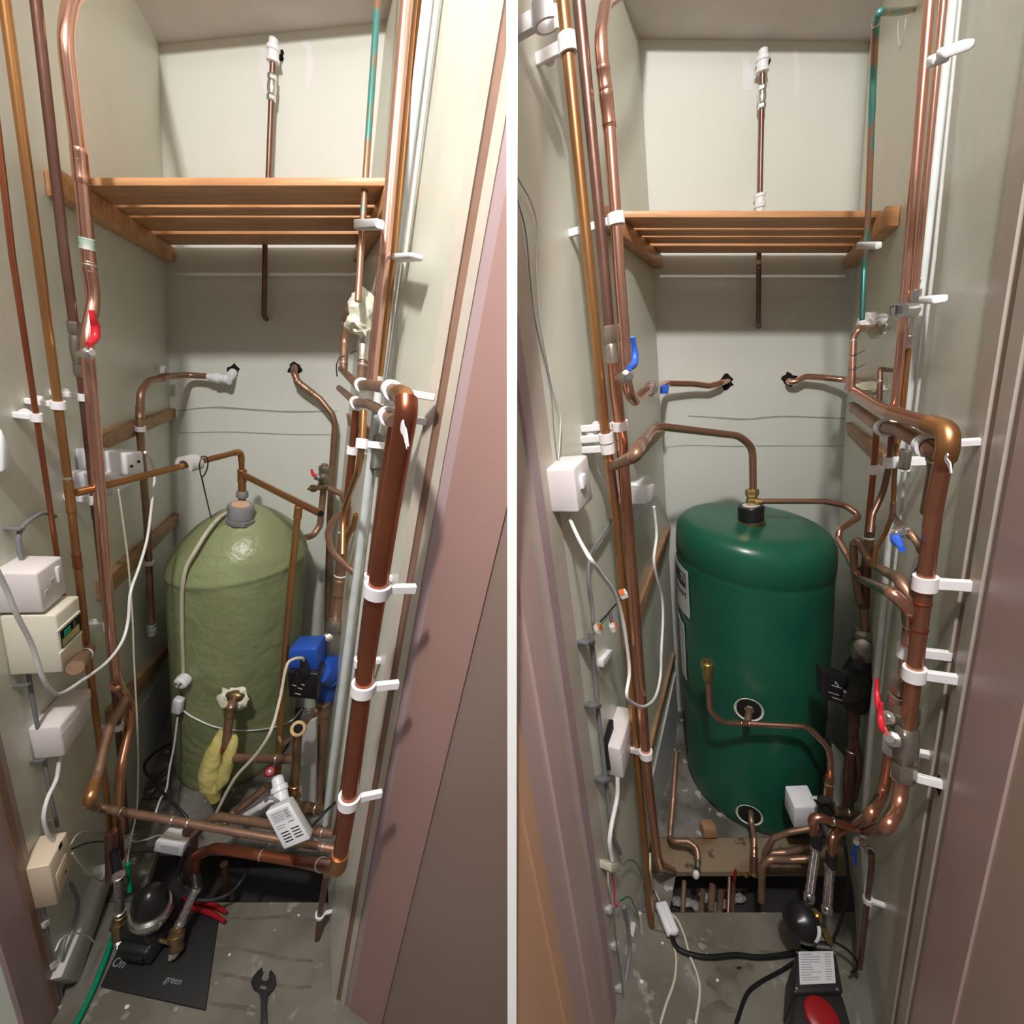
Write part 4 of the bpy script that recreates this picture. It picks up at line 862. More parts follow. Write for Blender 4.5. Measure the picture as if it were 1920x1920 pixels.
# ================================================================ RIGHT CUPBOARD
shelf(B, [(1.18, 1.275), (1.295, 1.352), (1.373, 1.440), (1.472, 1.57)], 1.785, .013, .004, .004, 'varnished pine slatted shelf fixed above the dark green cylinder', 1.748)
cracks(B, [([(1290, 780), (1340, 783), (1400, 786), (1470, 781), (1590, 785)], .006), ([(1250, 838), (1300, 835), (1370, 837), (1450, 836), (1585, 836)], .004)])
stroke(B, [(1230, 556), (1330, 557), (1450, 558), (1598, 560)], 'B.001', .009, 'paintb', 'light_line_strip', B.bw, thick=.003)  # same for this shelf: slit of light between slats, modelled as a raised strip
stroke(B, [(1398, 110), (1402, 150), (1400, 170)], 'B.0008', .03, 'fillr', 'filler_patch', B.bw)
stroke(B, [(1488, 85), (1493, 110), (1496, 150), (1492, 178)], 'B.0008', .015, 'fillr', 'filler_patch', B.bw)
stroke(B, [(1500, 583), (1478, 600), (1462, 618), (1450, 640)], 'B.0008', .02, 'fillr', 'scuff', B.bw)
hole(B, 1362, 716, 13, 14); hole(B, 1480, 711, 14, 12); hole(B, 1441, 112, 4, 11)
batten(B, 'L', [(1196, 838), (1247, 792), (1247, 812), (1196, 866)], .016, 'brown timber batten on the left wall behind the rising copper branch')
batten(B, 'L', [(1198, 1140), (1257, 985), (1257, 1003), (1199, 1180)], .016, 'timber batten on the left wall level with the shoulder of the green cylinder')
batten(B, 'L', [(1218, 1412), (1266, 1222), (1267, 1233), (1219, 1434)], .010, 'lowest timber ledge on the left wall beside the green cylinder')
batten(B, 'R', [(1585, 792), (1655, 850), (1655, 885), (1588, 815)], .016, 'timber batten on the right wall below the horizontal copper pipes')
clamp_box(B, 'L', [(1222, 1470), (1268, 1260), (1268, 1400), (1232, 1600)], .006, 'lgrey', 'skirting_panel', None, 'dull grey boarded panel low on the left wall beside the green cylinder', 'panel', bv=0)
# left wall risers
q1 = pipe(B, [(1053, -20), (1103, 480), (1133, 790), (1143, 870), (1155, 960), (1196, 1440), (1222, 1740)], 22, 'cuo', 'orange-brown riser on the left wall feeding the branch over the green cylinder', 'L.05', bend=0,
          fits=[(1145, 868), (1148, 895, 'big', 'cu', .085, 1.12), (1152, 922, 'ring', 'cur')])
q2 = pipe(B, [(1084, -10), (1131, 480), (1148, 680)], 22, 'cud', 'dark brown riser ending at the valve with the blue lever', 'L.06')
q3 = pipe(B, [(1150, 680), (1156, 745), (1166, 830), (1176, 960), (1213, 1440), (1232, 1600), (1239, 1622), (1262, 1632, .93)], 22, 'cu', 'straight copper pipe continuing down below the blue-levered valve', 'L.075', bend=.04)
q4 = pipe(B, [(1225, -45, 'L.0'), (1190, -30), (1135, 8), (1125, 75), (1142, 230), (1155, 411), (1162, 520), (1172, 650), (1177, 735), (1190, 752), (1205, 737)], 24, 'cup', 'new pink copper pipe with swan neck top, hooking forward to a chrome valve', 'L.085', bend=.06, r=.0100,
          fits=[(1136, 150, 'coup', 'cup', .03, 1.08), (1140, 210, 'coup', 'cup', .05, 1.13), (1141, 233, 'ring', 'cur')])
v = valve(q2, 1150, 706, .13, 'nickel ball valve with blue lever on the dark riser', 'dull', 1.42)
lever(v, B, [(1180, 690), (1189, 682), (1190, 660), (1186, 632)], 'L.13', 'bluel', wd=.011, spindle=((1158, 708, 'L.085'), (1178, 706, 'L.13')), nutm='chrome')
clip(q1, 1054, 82, 'L', 'white pipe clip near the top of the orange-brown riser, right cupboard', w=.022)
clip(q1, 1128, 822, 'L', 'upper of two white clips together on the orange-brown riser', w=.018)
clip(q1, 1136, 843, 'L', 'lower of two white clips together on the orange-brown riser', w=.018)
clip(q3, 1159, 797, 'L', 'white clip just under the blue-levered valve', w=.016)
clip(q3, 1210, 1412, 'L', 'white clip low on the paired left risers of the right cupboard', w=.018, knob=False)
clip(q4, 1152, 411, 'L', 'white clip on the new pink pipe beside the shelf front', w=.018, knob=False)
ec = empty('pipe_clip', B.P(1022, 24, 'L.03'), 'empty white pipe clip on the wall at the top left of the right cupboard', 'pipe clip')
p = B.P(1024, 26, 'L.05'); n = B.pl['L'][1]; bm = BM(); t = B.v; s_ = t.cross(n); N = 24; rg = []
for z in (-.013, .013):
    for rr in (.0135, .018): rg.append([bm.verts.new(p+t*z+(n*math.cos(.6+5*i/N)+s_*math.sin(.6+5*i/N))*rr) for i in range(N)])
for a, b in ((0, 1), (1, 3), (3, 2), (2, 0)):
    for i in range(N-1): bm.faces.new([rg[a][i], rg[a][i+1], rg[b][i+1], rg[b][i]])
for i in (0, N-1): bm.faces.new([rg[0][i], rg[1][i], rg[3][i], rg[2][i]])
mk('clip_ring', bm, 'wclip', ec)
bm = BM(); box(bm, p-n*.034, .03, .016, .02, Matrix((n, s_, t)).transposed()); bevel(bm, .002); mk('foot', bm, 'wclip', ec)
# chrome valve with small blue handle, and pipe to the left hole
q5 = pipe(B, [(1190, 752, 'L.085'), (1212, 733, 'L.085'), (1248, 719, 'B.08'), (1300, 720, 'B.06'), (1330, 724, 'B.05'), (1352, 718, 'B.04'), (1364, 714, 'B.0')], 18, 'cup', 'new pink copper pipe snaking to the left hole of the back wall', bend=.04, fits=[(1350, 720, 'ring', 'cu')])
v = valve(q5, 1222, 729, .085, 'bright chrome isolating valve by the back left corner, small blue handle', 'chrome', 1.75)
bm = BM(); box(bm, B.P(1246, 730, 1.30), .022, .008, .024); bevel(bm, .002); mk('handle', bm, 'bluel', v)
# branch over the green cylinder
q6 = pipe(B, [(1150, 873, 'L.06'), (1196, 853, 'L.14'), (1193, 838, 'L.12')], 18, 'cug', 'dull copper stub bending up from the orange-brown riser tee', bend=.02, fits=[(1180, 861, 'coup', 'cug', .045, 1.08)])
q7 = pipe(B, [(1194, 846, 'L.12'), (1222, 806, 1.10), (1240, 800, 1.13), (1385, 817, 1.26), (1411, 838, 1.27), (1412, 925, 1.27)], 13, 'cup', 'bright copper pipe arching over to the top of the green cylinder', bend=.09, r=.0102, fits=[(1203, 832, 'coup', 'cug', .04, 1.15)])
bf = empty('brass_union', W(1411, 925, 1.27), 'brass union on top of the green cylinder where the bright pipe enters', 'pipe fitting')
u = -B.v; p = W(1410, 945, 1.27)
for z0, z1, r in ((.0, .018, .0165), (.018, .026, .0145), (.026, .046, .0185)):
    bm = BM(); lathe(bm, p+u*z0, p+u*z1, [(0, r*.9), (.2, r), (.8, r), (1, r*.9)], 6); mk('nut', bm, 'brass', bf, smooth=30)
bm = BM(); lathe(bm, W(1413, 940, 1.262), W(1432, 940, 1.255), [(0, .006), (.3, .006), (.31, .009), (.7, .009), (.72, .007), (1, .007)], 8); mk('side_nipple', bm, 'brass', bf)
q8 = pipe(B, [(1428, 940, 1.255), (1545, 940, 1.22), (1585, 948, 1.20), (1614, 968, 1.17), (1574, 992, 1.13), (1572, 1010, 1.12), (1590, 1042, 1.03), (1612, 1085, .97), (1670, 1110, 'R.09'), (1703, 1140, 'R.07'), (1705, 1180, 'R.05'), (1690, 1330, 'R.05')], 10, 'cup', 'long wavy copper pipe from the green cylinder top to the left red-levered valve', bend=.035, r=.0082, fits=[(1703, 1168, 'ring')])
q9 = pipe(B, [(1612, 1130, .99), (1601, 1060, .99), (1600, 1018, .99), (1608, 1012, .98), (1634, 1058, .95), (1686, 1085, 'R.07'), (1725, 1150, 'R.05')], 13, 'cug', 'hairpin copper pipe looping above the wavy one at the right', bend=.025, r=.0085, fits=[(1603, 1016, 'ring')])
# right wall
w1 = pipe(B, [(1744, -10), (1704, 480), (1690, 640), (1678, 765)], 23, 'cup', 'tall bright riser on the right wall of the right cupboard', 'R.06', bend=0, fits=[(1677, 762, 'ring')])
w2 = pipe(B, [(1770, -10), (1723, 480), (1713, 580)], 16, 'cup', 'thinner copper riser beside the tall bright one, ending at a chrome valve', 'R.05', bend=0)
w2b = pipe(B, [(1710, 600), (1704, 640), (1692, 765), (1683, 830)], 13, 'cuo', 'brown copper pipe continuing below the black-handled chrome valve', 'R.05', bend=0)
w3 = pipe(B, [(1787, -10), (1735, 480), (1702, 765), (1682, 890), (1667, 1000), (1656, 1140), (1636, 1340), (1622, 1520)], 20, 'condw', 'white painted conduit running down the right wall of the right cupboard', 'R.02', name='conduit', cat='conduit', bend=0)
w4 = pipe(B, [(1801, -10), (1752, 480), (1718, 765), (1697, 890), (1676, 1080), (1650, 1300)], 9, 'lgrey', 'slim grey tube beside the white conduit in the right cupboard', 'R.01', name='conduit', cat='conduit', bend=0)  # matching thin grey tube in this cupboard
v = valve(w2b, 1711, 600, .085, 'chrome valve with square black handle on the right risers', 'chrome', 1.6)
bm = BM(); lathe(bm, B.P(1710, 582, 'R.06'), B.P(1688, 582, 'R.085'), [(0, .010), (1, .009)], 14); mk('valve_stem', bm, 'chrome', v)
f = [B.P(x, y, 'R.09') for x, y in ((1669, 574), (1684, 572), (1683, 589), (1667, 591))]; bm = BM(); prism(bm, f, (f[0]-CAM).normalized()*.014); bevel(bm, .002); hb = mk('square_handle', bm, 'black', v)
f = [B.P(x, y, 'R.0905') for x, y in ((1671, 576), (1679, 575), (1678, 586), (1670, 587))]; bm = BM(); prism(bm, f, (f[0]-CAM).normalized()*.0006); mk('handle_label', bm, 'white', hb)
clamp_box(B, 'R', [(1735, 107), (1750, 105), (1747, 127), (1735, 131)], .085, 'white', 'pipe_clip', None, 'white clip on the tall bright riser, lower of the top pair', 'pipe clip', base=.07)
clamp_box(B, 'R', [(1753, 93), (1768, 92), (1765, 113), (1753, 115)], .085, 'white', 'pipe_clip', None, 'white clip on the thinner riser, upper of the top pair', 'pipe clip', base=.06)
clamp_box(B, 'R', [(1716, 558), (1748, 556), (1747, 571), (1714, 570)], .034, 'white', 'conduit_bracket', None, 'white bracket across the white conduit and grey tube beside the black-handled valve', 'bracket', base=.016)
stroke(B, [(1727, 524), (1722, 540), (1728, 546), (1724, 558)], 'R.039', .003, 'mark', 'dirt_mark', w3.o)
w5 = pipe(B, [(1712, 18, 'R.0'), (1690, 22, 'R.045'), (1648, 22, 'R.10'), (1642, 40, 'R.10'), (1637, 150, 'R.09'), (1628, 400, 'R.075'), (1620, 500, 'R.07'), (1616, 600, 'R.07')], 12, 'patina', 'green-stained pipe in the back right corner with an elbow at the ceiling', bend=.025, fits=[(1660, 22, 'ring'), (1641, 45, 'ring')])
clamp_box(B, 'R', [(1605, 455), (1641, 455), (1640, 469), (1605, 469)], .085, 'lgrey', 'pipe_clip', None, 'grey block clip under the right shelf holding the stained corner pipe', 'pipe clip', base=.075)
stroke(B, [(1698, 35), (1694, 60), (1686, 90), (1682, 60), (1684, 38)], 'R.001', .006, 'fillr', 'paint_run', B.rw, thick=.002)
# centre back
x1 = pipe(B, [(1430, 110, 'B.035'), (1429, 165, 'B.035'), (1425, 372, 'B.035')], 10, 'cud', 'thin copper pipe between two white push-fit caps above the right shelf', bend=0)
pushfit(B, (1431, 90, 'B.035'), (1429, 137, 'B.035'), .0145, 'upper white push-fit cap on the back wall of the right cupboard')
pushfit(B, (1424, 402, 'B.035'), (1425, 362, 'B.035'), .0135, 'lower white push-fit cap just above the right shelf')
v = valve(x1, 1429, 186, .055, 'small nickel isolating valve on the back wall pipe above the right shelf', 'chrome', 1.55)
x2 = pipe(B, [(1423, 470, 'B.03'), (1422, 605, 'B.03'), (1424, 612, 'B.0')], 9, 'cud', 'dark thin pipe stub below the right shelf on the back wall', bend=.01, fits=[(1423, 494, 'coup', 'solder', .012)])
x3 = pipe(B, [(1478, 712, 'B.0'), (1480, 716, 'B.035'), (1492, 716, 'B.045'), (1510, 706, 'B.045'), (1545, 708, 'B.05'), (1592, 713, 'B.08'), (1608, 720, 'R.04')], 12, 'cup', 'copper pipe running right from the right hole of the back wall', bend=.03, fits=[(1483, 717, 'ring', 'cu')])
x4 = pipe(B, [(1640, 614, 'R.03'), (1612, 616, 'R.07'), (1600, 632, 'R.08'), (1597, 735, 'R.08')], 13, 'cup', 'new pink copper drop beside the plaster lump on the right wall', bend=.025, fits=[(1622, 617, 'ring', 'solder'), (1599, 643, 'ring', 'solder')])
bl = empty('plaster_lump', B.P(1636, 608, 'R.01'), 'rough white plaster around the pipe entry on the right wall', 'plaster')
blob(B.P(1632, 604, 'R.035'), .022, .03, .019, 'fillr', 'plaster_body', bl, amp=.7, sc=12); blob(B.P(1643, 618, 'R.02'), .014, .02, .018, 'foam', 'plaster_fragment', bl, amp=.7)
blob(B.P(1627, 729, 'R.035'), .027, .035, .015, 'foam', 'expanding_foam', None, 'small cream lump of expanding foam behind the horizontal copper pipes', 'foam', amp=.6)
for y in (664, 690): pipe(B, [(1591, y+1, 'R.095'), (1600, y+3, 'R.10'), (1607, y, 'R.09'), (1621, y-7, 'R.045')], 2.2, 'black', {664: 'upper black cable tie on the new pink drop', 690: 'lower black cable tie on the new pink drop'}[y], name='cable_tie', cat='cable tie', spline=True)
j1 = pipe(B, [(1592, 727, 'R.075'), (1650, 765, 'R.075'), (1672, 774, 'R.075'), (1740, 794, 'R.06'), (1777, 806, 'R.05'), (1778, 840, 'R.05'), (1765, 880, 'R.05'), (1750, 960, 'R.05'), (1736, 1080, 'R.05'), (1724, 1180, 'R.05'), (1702, 1362, 'R.05')], 18, 'cum', 'large copper pipe running forward along the right wall then dropping to the right red valve', bend=.02, n=18, fits=[(1729, 1125, 'ring', 'cur'), (1723, 1180, 'ring', 'cur')])
elbow(j1, 1777, 808, 'cuo', 1.22, .034)
j2 = pipe(B, [(1598, 762, 'R.07'), (1650, 800, 'R.07'), (1688, 806, 'R.065'), (1740, 836, 'R.055'), (1756, 850, 'R.05'), (1757, 880, 'R.04'), (1742, 960, 'R.035')], 20, 'cug', 'second copper pipe running forward along the right wall beneath the large one', bend=.02, fits=[(1603, 764, 'ring'), (1752, 860, 'ring')])
stroke(B, [(1776, 852), (1772, 860), (1779, 872), (1782, 888)], 'R.092', .005, 'fillr', 'paint_drip', j1.o, thick=.001)
clip(j2, 1661, 803, 'R', 'white ring clip midway along the lower horizontal pipe, right cupboard', w=.016, knob=False)
clip(j2, 1735, 833, 'R', 'white ring clip by the copper elbow, right cupboard', w=.014, knob=False)
j3 = pipe(B, [(1672, 694, 'R.01'), (1650, 692, 'R.05'), (1650, 715, 'R.05'), (1648, 775, 'R.05')], 10, 'cug', 'small soldered copper tee in front of the cream foam lump', bend=.012, fits=[(1658, 694, 'ring'), (1650, 720, 'ring')])
y1 = pipe(B, [(1644, 800, 'R.055'), (1638, 880, 'R.055'), (1630, 960, 'R.06'), (1627, 1000, 'R.06')], 12, 'cur', 'leftmost of three narrow clipped pipes on the right wall', bend=.0)
y2 = pipe(B, [(1672, 815, 'R.055'), (1668, 870, 'R.055'), (1655, 925, 'R.06'), (1636, 965, 'R.075'), (1632, 1000, 'R.08')], 13, 'cud', 'middle of three narrow clipped pipes, bending back to the thick riser', bend=.04)
y3 = pipe(B, [(1683, 820, 'R.045'), (1677, 890, 'R.045'), (1674, 965, 'R.045'), (1660, 1000, 'R.05'), (1642, 1030, 'R.06'), (1638, 1060, 'R.06')], 10, 'cuo', 'rightmost of three narrow clipped pipes on the right wall', bend=.04, fits=[(1675, 948, 'coup', 'cug', .02)])
clip(y1, 1640, 877, 'R', 'white clip on the leftmost of the three narrow pipes', w=.018, knob=False)
clip(y2, 1668, 867, 'R', 'white clip on the middle of the three narrow pipes', w=.018, knob=False)
clip(y3, 1679, 867, 'R', 'white clip on the rightmost of the three narrow pipes', w=.018, knob=False)
clamp_box(B, 'R', [(1686, 840), (1697, 845), (1692, 882), (1682, 880)], .05, 'dull', 'conduit_coupling', None, 'blackened old coupling on the white conduit of the right cupboard', 'coupling', base=.04)
y4 = pipe(B, [(1674, 965, 'R.04'), (1690, 985, 'R.05'), (1706, 1003, 'R.06'), (1722, 1018, 'R.055'), (1727, 1036, 'R.05'), (1738, 1042, 'R.045')], 11, 'cug', 'short copper link carrying the blue-levered valve on the right wall', bend=.015, fits=[(1720, 1016, 'coup')])
v = valve(y4, 1702, 997, .045, 'chrome valve with drooping blue lever on the right wall', 'chrome', 1.8)
lever(v, B, [(1676, 1003), (1682, 1015), (1692, 1030)], 'R.08', 'bluel', wd=.012, spindle=((1696, 995, 'R.07'), (1677, 1001, 'R.08')))
# thick riser and black pump
z1 = pipe(B, [(1632, 985, 1.01), (1622, 1080, 1.0), (1620, 1130, 1.0), (1621, 1185, .99)], 19, 'cug', 'thick brown copper riser above the black pump', fits=[(1630, 1012, 'ring', 'wclip'), (1619, 1100, 'big', 'cud', .12, 1.2), (1621, 1182, 'ring', 'wclip')])
z2 = pipe(B, [(1600, 1325, .955), (1598, 1400, .95), (1592, 1450, .94), (1590, 1530, .93)], 22, 'cud', 'thick dark pipe leaving the bottom of the black pump', fits=[(1600, 1345, 'coup', 'cud', .06, 1.2), (1593, 1408, 'ring')])
z3 = pipe(B, [(1604, 1380, .94), (1611, 1420, .93), (1611, 1450, .93), (1600, 1500, .93)], 12, 'cud', 'curved dark pipe beside the pump outlet', bend=.03)
root = empty('circulating_pump', W(1600, 1285, .96), 'black circulating pump with a square control panel beside the green cylinder', 'pump')
bm = BM(); lathe(bm, W(1621, 1180, .99), W(1618, 1235, .975), [(0, .018), (.1, .026), (.25, .026), (.3, .020), (.5, .032), (.8, .033), (1, .026)], 20); mk('isolating_valve', bm, 'dull', root)
bm = BM(); qv = W(1617, 1212, .97); lathe(bm, qv, qv+(CAM-qv).normalized()*.04, [(0, .017), (.4, .018), (.45, .011), (.8, .011), (.82, .005), (1, .005)], 8); mk('valve_spindle', bm, 'dull', root)
bm = BM(); lathe(bm, W(1618, 1232, .975), W(1604, 1330, .955), [(0, .025), (.1, .030), (.3, .040), (.5, .044), (.7, .040), (.9, .030), (1, .024)], 24); mk('volute', bm, 'cast', root)
aa = W(1612, 1275, .96); bb = W(1577, 1290, .91); bm = BM(); lathe(bm, aa, bb, [(0, .036), (.9, .036), (1, .034)], 28); mk('motor_housing', bm, 'cast', root)
fq = [(1545, 1258), (1590, 1272), (1592, 1327), (1547, 1312)]
pnl = quadbox(fq, .90, .035, 'black', 'control_panel', root, .004, B)
def on_pnl(u, v): x, y = lerpq(fq, u, v); return B.P(x, y, .8985)
for u0, v0, u1, v1 in ((.30, .40, .72, .43), (.45, .25, .52, .33), (.55, .32, .6, .38), (.80, .45, .92, .55), (.80, .62, .92, .72), (.15, .68, .6, .70), (.3, .82, .75, .845)):
    bm = BM(); prism(bm, [on_pnl(u0, v0), on_pnl(u1, v0), on_pnl(u1, v1), on_pnl(u0, v1)], Vector((0, .0008, 0))); mk('printed_mark', bm, 'lgrey', pnl, smooth=0)
# two red-levered valves
v = valve(q8, 1684, 1352, .115, 'upper left nickel valve with red lever on the right wall', 'dull', 2.2)
lever(v, B, [(1660, 1348), (1649, 1330), (1644, 1300), (1644, 1273)], 'R.08', 'red', wd=.0085, spindle=((1680, 1345, 'R.06'), (1661, 1345, 'R.08')))
k9 = pipe(B, [(1700, 1362, 'R.05'), (1698, 1400, 'R.05'), (1692, 1450, 'R.05'), (1686, 1510, 'R.055'), (1662, 1552, 'R.08'), (1625, 1560, .78), (1535, 1532, .80), (1524, 1538, .80), (1529, 1580, .80)], 17, 'cu', 'bright copper pipe sweeping from the right red valve forward to the left pump hose', bend=.05, r=.0096, fits=[(1556, 1540, 'ring')])
elbow(k9, 1526, 1536, 'cu', 1.2, .024)
v = valve(k9, 1698, 1392, .12, 'lower right nickel valve with red lever on the right wall', 'dull', 1.6)
lever(v, B, [(1667, 1381), (1656, 1368), (1651, 1345), (1652, 1318)], 'R.09', 'red', wd=.009, spindle=((1690, 1388, 'R.06'), (1670, 1386, 'R.09')))
k10 = pipe(B, [(1680, 1375, 'R.05'), (1668, 1420, 'R.05'), (1656, 1490, 'R.055'), (1630, 1530, 'R.09'), (1600, 1550, .84), (1567, 1562, .80), (1560, 1572, .79), (1559, 1612, .78)], 15, 'cu', 'inner bright copper pipe sweeping down to the right pump hose', bend=.05, r=.0088)
elbow(k10, 1563, 1566, 'cu', 1.25, .024)
clip(q8, 1701, 1215, 'R', 'white clip on the left valve pipe above the red levers', w=.02, knob=False)
clip(j1, 1741, 1098, 'R', 'upper white clip on the large right drop pipe', w=.02, knob=False)
clip(j1, 1716, 1258, 'R', 'white clip on the large right drop pipe, just above the red levers', w=.02, knob=False)
clip(k10, 1671, 1404, 'R', 'white clip under the upper left red-levered valve', w=.018, knob=False)
clip(k9, 1691, 1450, 'R', 'white clip below the lower right red-levered valve', w=.018, knob=False)
# instruction sticker on the wall
sq = [(1714, 1046), (1730, 1040), (1727, 1118), (1703, 1094)]
o = clamp_box(B, 'R', sq, .004, 'sticker', 'wall_label', None, 'white label with bold lettering and a dark blue band behind the large drop pipe', 'label', bv=0, base=.001)
nR = B.pl['R'][1]; exx = (B.P(1727, 1060, 'R.0045')-B.P(1708, 1096, 'R.0045')).normalized(); eyy = nR.cross(exx)
letters('XOM', 'ink', 'lettering', o, B.P(1718, 1076, 'R.0045'), exx, eyy, .028, .0006)
clamp_box(B, 'R', [(1706, 1094), (1708, 1087), (1728, 1106), (1727, 1112)], .0048, 'navy', 'blue_band', o, bv=0, base=.0042)

# ---- the dark green cylinder
topB = W(1409, 975, 1.285); zB = topB.z; RB = .221
prof = [(.003, .205), (.018, .214)]+[(z/50, .219) for z in range(2, 60)]
prof = [(z, r) for z, r in prof if z < zB-.13]
for dz, r in ((.128, .2192), (.122, .2175), (.116, .2205), (.07, .2215), (.045, .219), (.03, .214), (.018, .206), (.008, .194), (.002, .178), (0, .15), (0, .08), (0, .001)): prof.append((zB-dz, r))
tb = cylinder(B, topB, prof, 'tank', 'hot_water_cylinder', 'dark green vinyl-covered cylinder with flat rounded top, wrinkled and glossy', n=96,
              bumpf=lambda p, d: (.0022*noise.noise(Vector((p.x*9, p.y*9, p.z*26)))+.0018*noise.noise(p*14)) if p.z < zB-.004 else 0)
def cyl_hit(px, py, off=.001):
    d = ray(px, py); t = .8
    while t < 2.2:
        p = CAM+d*t; ce = along_v(topB, B.v, p.z)
        if (p.x-ce.x)**2+(p.y-ce.y)**2 < (.2195+off)**2: break
        t += .001
    a = math.atan2(p.y-ce.y, p.x-ce.x); return a, p.z
def cyl_pt(a, z, off): ce = along_v(topB, B.v, z); return Vector((ce.x+(.2195+off)*math.cos(a), ce.y+(.2195+off)*math.sin(a), z))
def cyl_label(px0, px1, y0, y1, m, nm, parent, off=.003, th=.0012, left_extra=0.0):
    a0, z0 = cyl_hit(px1, y0); a1, z1 = cyl_hit(px1, y1); al, _ = cyl_hit(px0, (y0+y1)/2)
    if al > 0: al -= 2*math.pi
    if a0 > 0: a0 -= 2*math.pi
    a_l = al-left_extra; bm = BM(); F = []; K = []
    for i in range(13):
        a = a_l+(a0-a_l)*i/12; F.append((bm.verts.new(cyl_pt(a, z0, off+th)), bm.verts.new(cyl_pt(a, z1, off+th)))); K.append((bm.verts.new(cyl_pt(a, z0, off)), bm.verts.new(cyl_pt(a, z1, off))))
    for i in range(12):
        bm.faces.new([F[i][0], F[i+1][0], F[i+1][1], F[i][1]]); bm.faces.new([K[i][0], K[i][1], K[i+1][1], K[i+1][0]])
        bm.faces.new([F[i][0], K[i][0], K[i+1][0], F[i+1][0]]); bm.faces.new([F[i][1], F[i+1][1], K[i+1][1], K[i][1]])
    for i in (0, 12): bm.faces.new([F[i][0], F[i][1], K[i][1], K[i][0]])
    return mk(nm, bm, m, parent, smooth=50), (a_l, a0, z0, z1)
l1, (aL, aR, zt, zb_) = cyl_label(1264, 1291, 1072, 1157, 'sticker', 'product_label', tb, left_extra=.25)
cyl_label(1264, 1287, 1078, 1104, 'ink', 'black_panel', l1, .0046, .0004, .2)
def cyl_text(txt, size, aright, z, m, parent, off=.0055):
    letters(txt, m, 'lettering', parent, None, Vector((1, 0, 0)), Vector((0, 1, 0)), size, .0004, fn=lambda x, y, zz: cyl_pt(aright+x/.2195, z+y, off+zz), align='RIGHT')
cyl_text('TI', .036, aR-.07, zt-(zt-zb_)*.225, 'white', l1)
cyl_text('FOAM', .030, aR-.05, zt-(zt-zb_)*.55, 'ink', l1); cyl_text('- - - -', .018, aR-.05, zt-(zt-zb_)*.8, 'inkg', l1)
l2, (aL2, aR2, zt2, zb2) = cyl_label(1268, 1284, 1172, 1266, 'sticker', 'instruction_label', tb, left_extra=.22)
cyl_text('- - - -', .03, aR2-.04, zt2-.02, 'navy', l2)
for k in range(3): cyl_text('. .', .05, aR2-.05, zt2-.065-.035*k, 'inkg', l2)
cB = W(1408, 982, 1.265); u = -B.v
bm = BM(); lathe(bm, cB-u*.004, cB+u*.014, [(0, .037), (.3, .039), (.9, .038), (1, .035)], 28); mk('boss_ring', bm, 'brassd', tb)
bm = BM(); lathe(bm, cB+u*.012, cB+u*.058, [(0, .035), (.12, .036), (.2, .0345), (.9, .036), (1, .033)], 32); cpB = mk('cap', bm, 'black', tb)
bm = BM(); lathe(bm, cB+u*.0582, cB+u*.0596, [(0, .023), (1, .023)], 28); mk('scale_disc', bm, 'sticker', cpB, smooth=20)
# openings in the lagging with their bosses
def port(px, py, nm):
    a, z = cyl_hit(px, py); c0 = cyl_pt(a, z, 0); n = Vector((math.cos(a), math.sin(a), 0)); b = Vector((-math.sin(a), math.cos(a), 0)); k = Vector((0, 0, 1))
    N = 28; bm = BM(); R_ = []
    for off, r in ((.0035, .040), (.0045, .0385), (-.001, .033), (-.0012, .001)):
        R_.append([bm.verts.new(c0+n*off+(b*math.cos(6.283*i/N)+k*math.sin(6.283*i/N))*r) for i in range(N)])
    for p, q in zip(R_[:3], R_[1:3]):
        for i in range(N): bm.faces.new([p[i], p[(i+1) % N], q[(i+1) % N], q[i]])
    o = mk(nm, bm, 'foam', tb)
    bm = BM(); lathe(bm, c0+n*.002, c0+n*.0035, [(0, .033), (1, .033)], 26); mk('dark_recess', bm, 'hole', o)
    return c0, n
c0, n0 = port(1404, 1330, 'cut_opening')
pt_ = pipe(B, [(1405, 1330, 1.07), (1403, 1345, 1.03), (1402, 1357, 1.015)], 12, 'cug', 'short copper boss tail in the middle opening of the green cylinder', bend=.0, fits=[(1404, 1330, 'nut', 'dull', .012, 1.5)])
c1_, n1_ = port(1405, 1527, 'cut_opening')
m1 = pipe(B, [(1408, 1517, 1.07), (1408, 1535, 1.03), (1414, 1570, 1.0), (1414, 1612, .955)], 11, 'cug', 'copper pipe from the lowest opening of the green cylinder dropping to the floor gap', bend=.02, r=.0085, fits=[(1414, 1600, 'coup', 'cu', .03)])
pipe(B, [(1414, 1606, .957), (1413, 1640, .93)], 14, 'cud', 'dark brown sleeve under the lowest cylinder pipe', bend=0, name='pipe_sleeve', cat='sleeve', fits=[(1412, 1636, 'ring', 'brass', .01, 1.3)])
m2 = pipe(B, [(1328, 1275, 1.0), (1331, 1330, 1.0), (1352, 1354, 1.0), (1402, 1357, 1.0), (1515, 1362, .97), (1552, 1400, .95), (1557, 1425, .94), (1556, 1480, .92)], 10, 'cup', 'thin new copper pipe crossing the front of the green cylinder', bend=.05, r=.0078, fits=[(1392, 1357, 'ring', 'cu'), (1405, 1357, 'ring', 'cu')])
av = empty('air_vent', W(1327, 1262, 1.0), 'brass automatic air vent standing on the thin new copper pipe', 'air vent')
bm = BM(); lathe(bm, W(1328, 1282, 1.0), W(1326, 1240, 1.0), [(0, .007), (.12, .008), (.2, .013), (.75, .0135), (.77, .0165), (.97, .017), (1, .015)], 26); mk('vent_body', bm, 'brass', av)
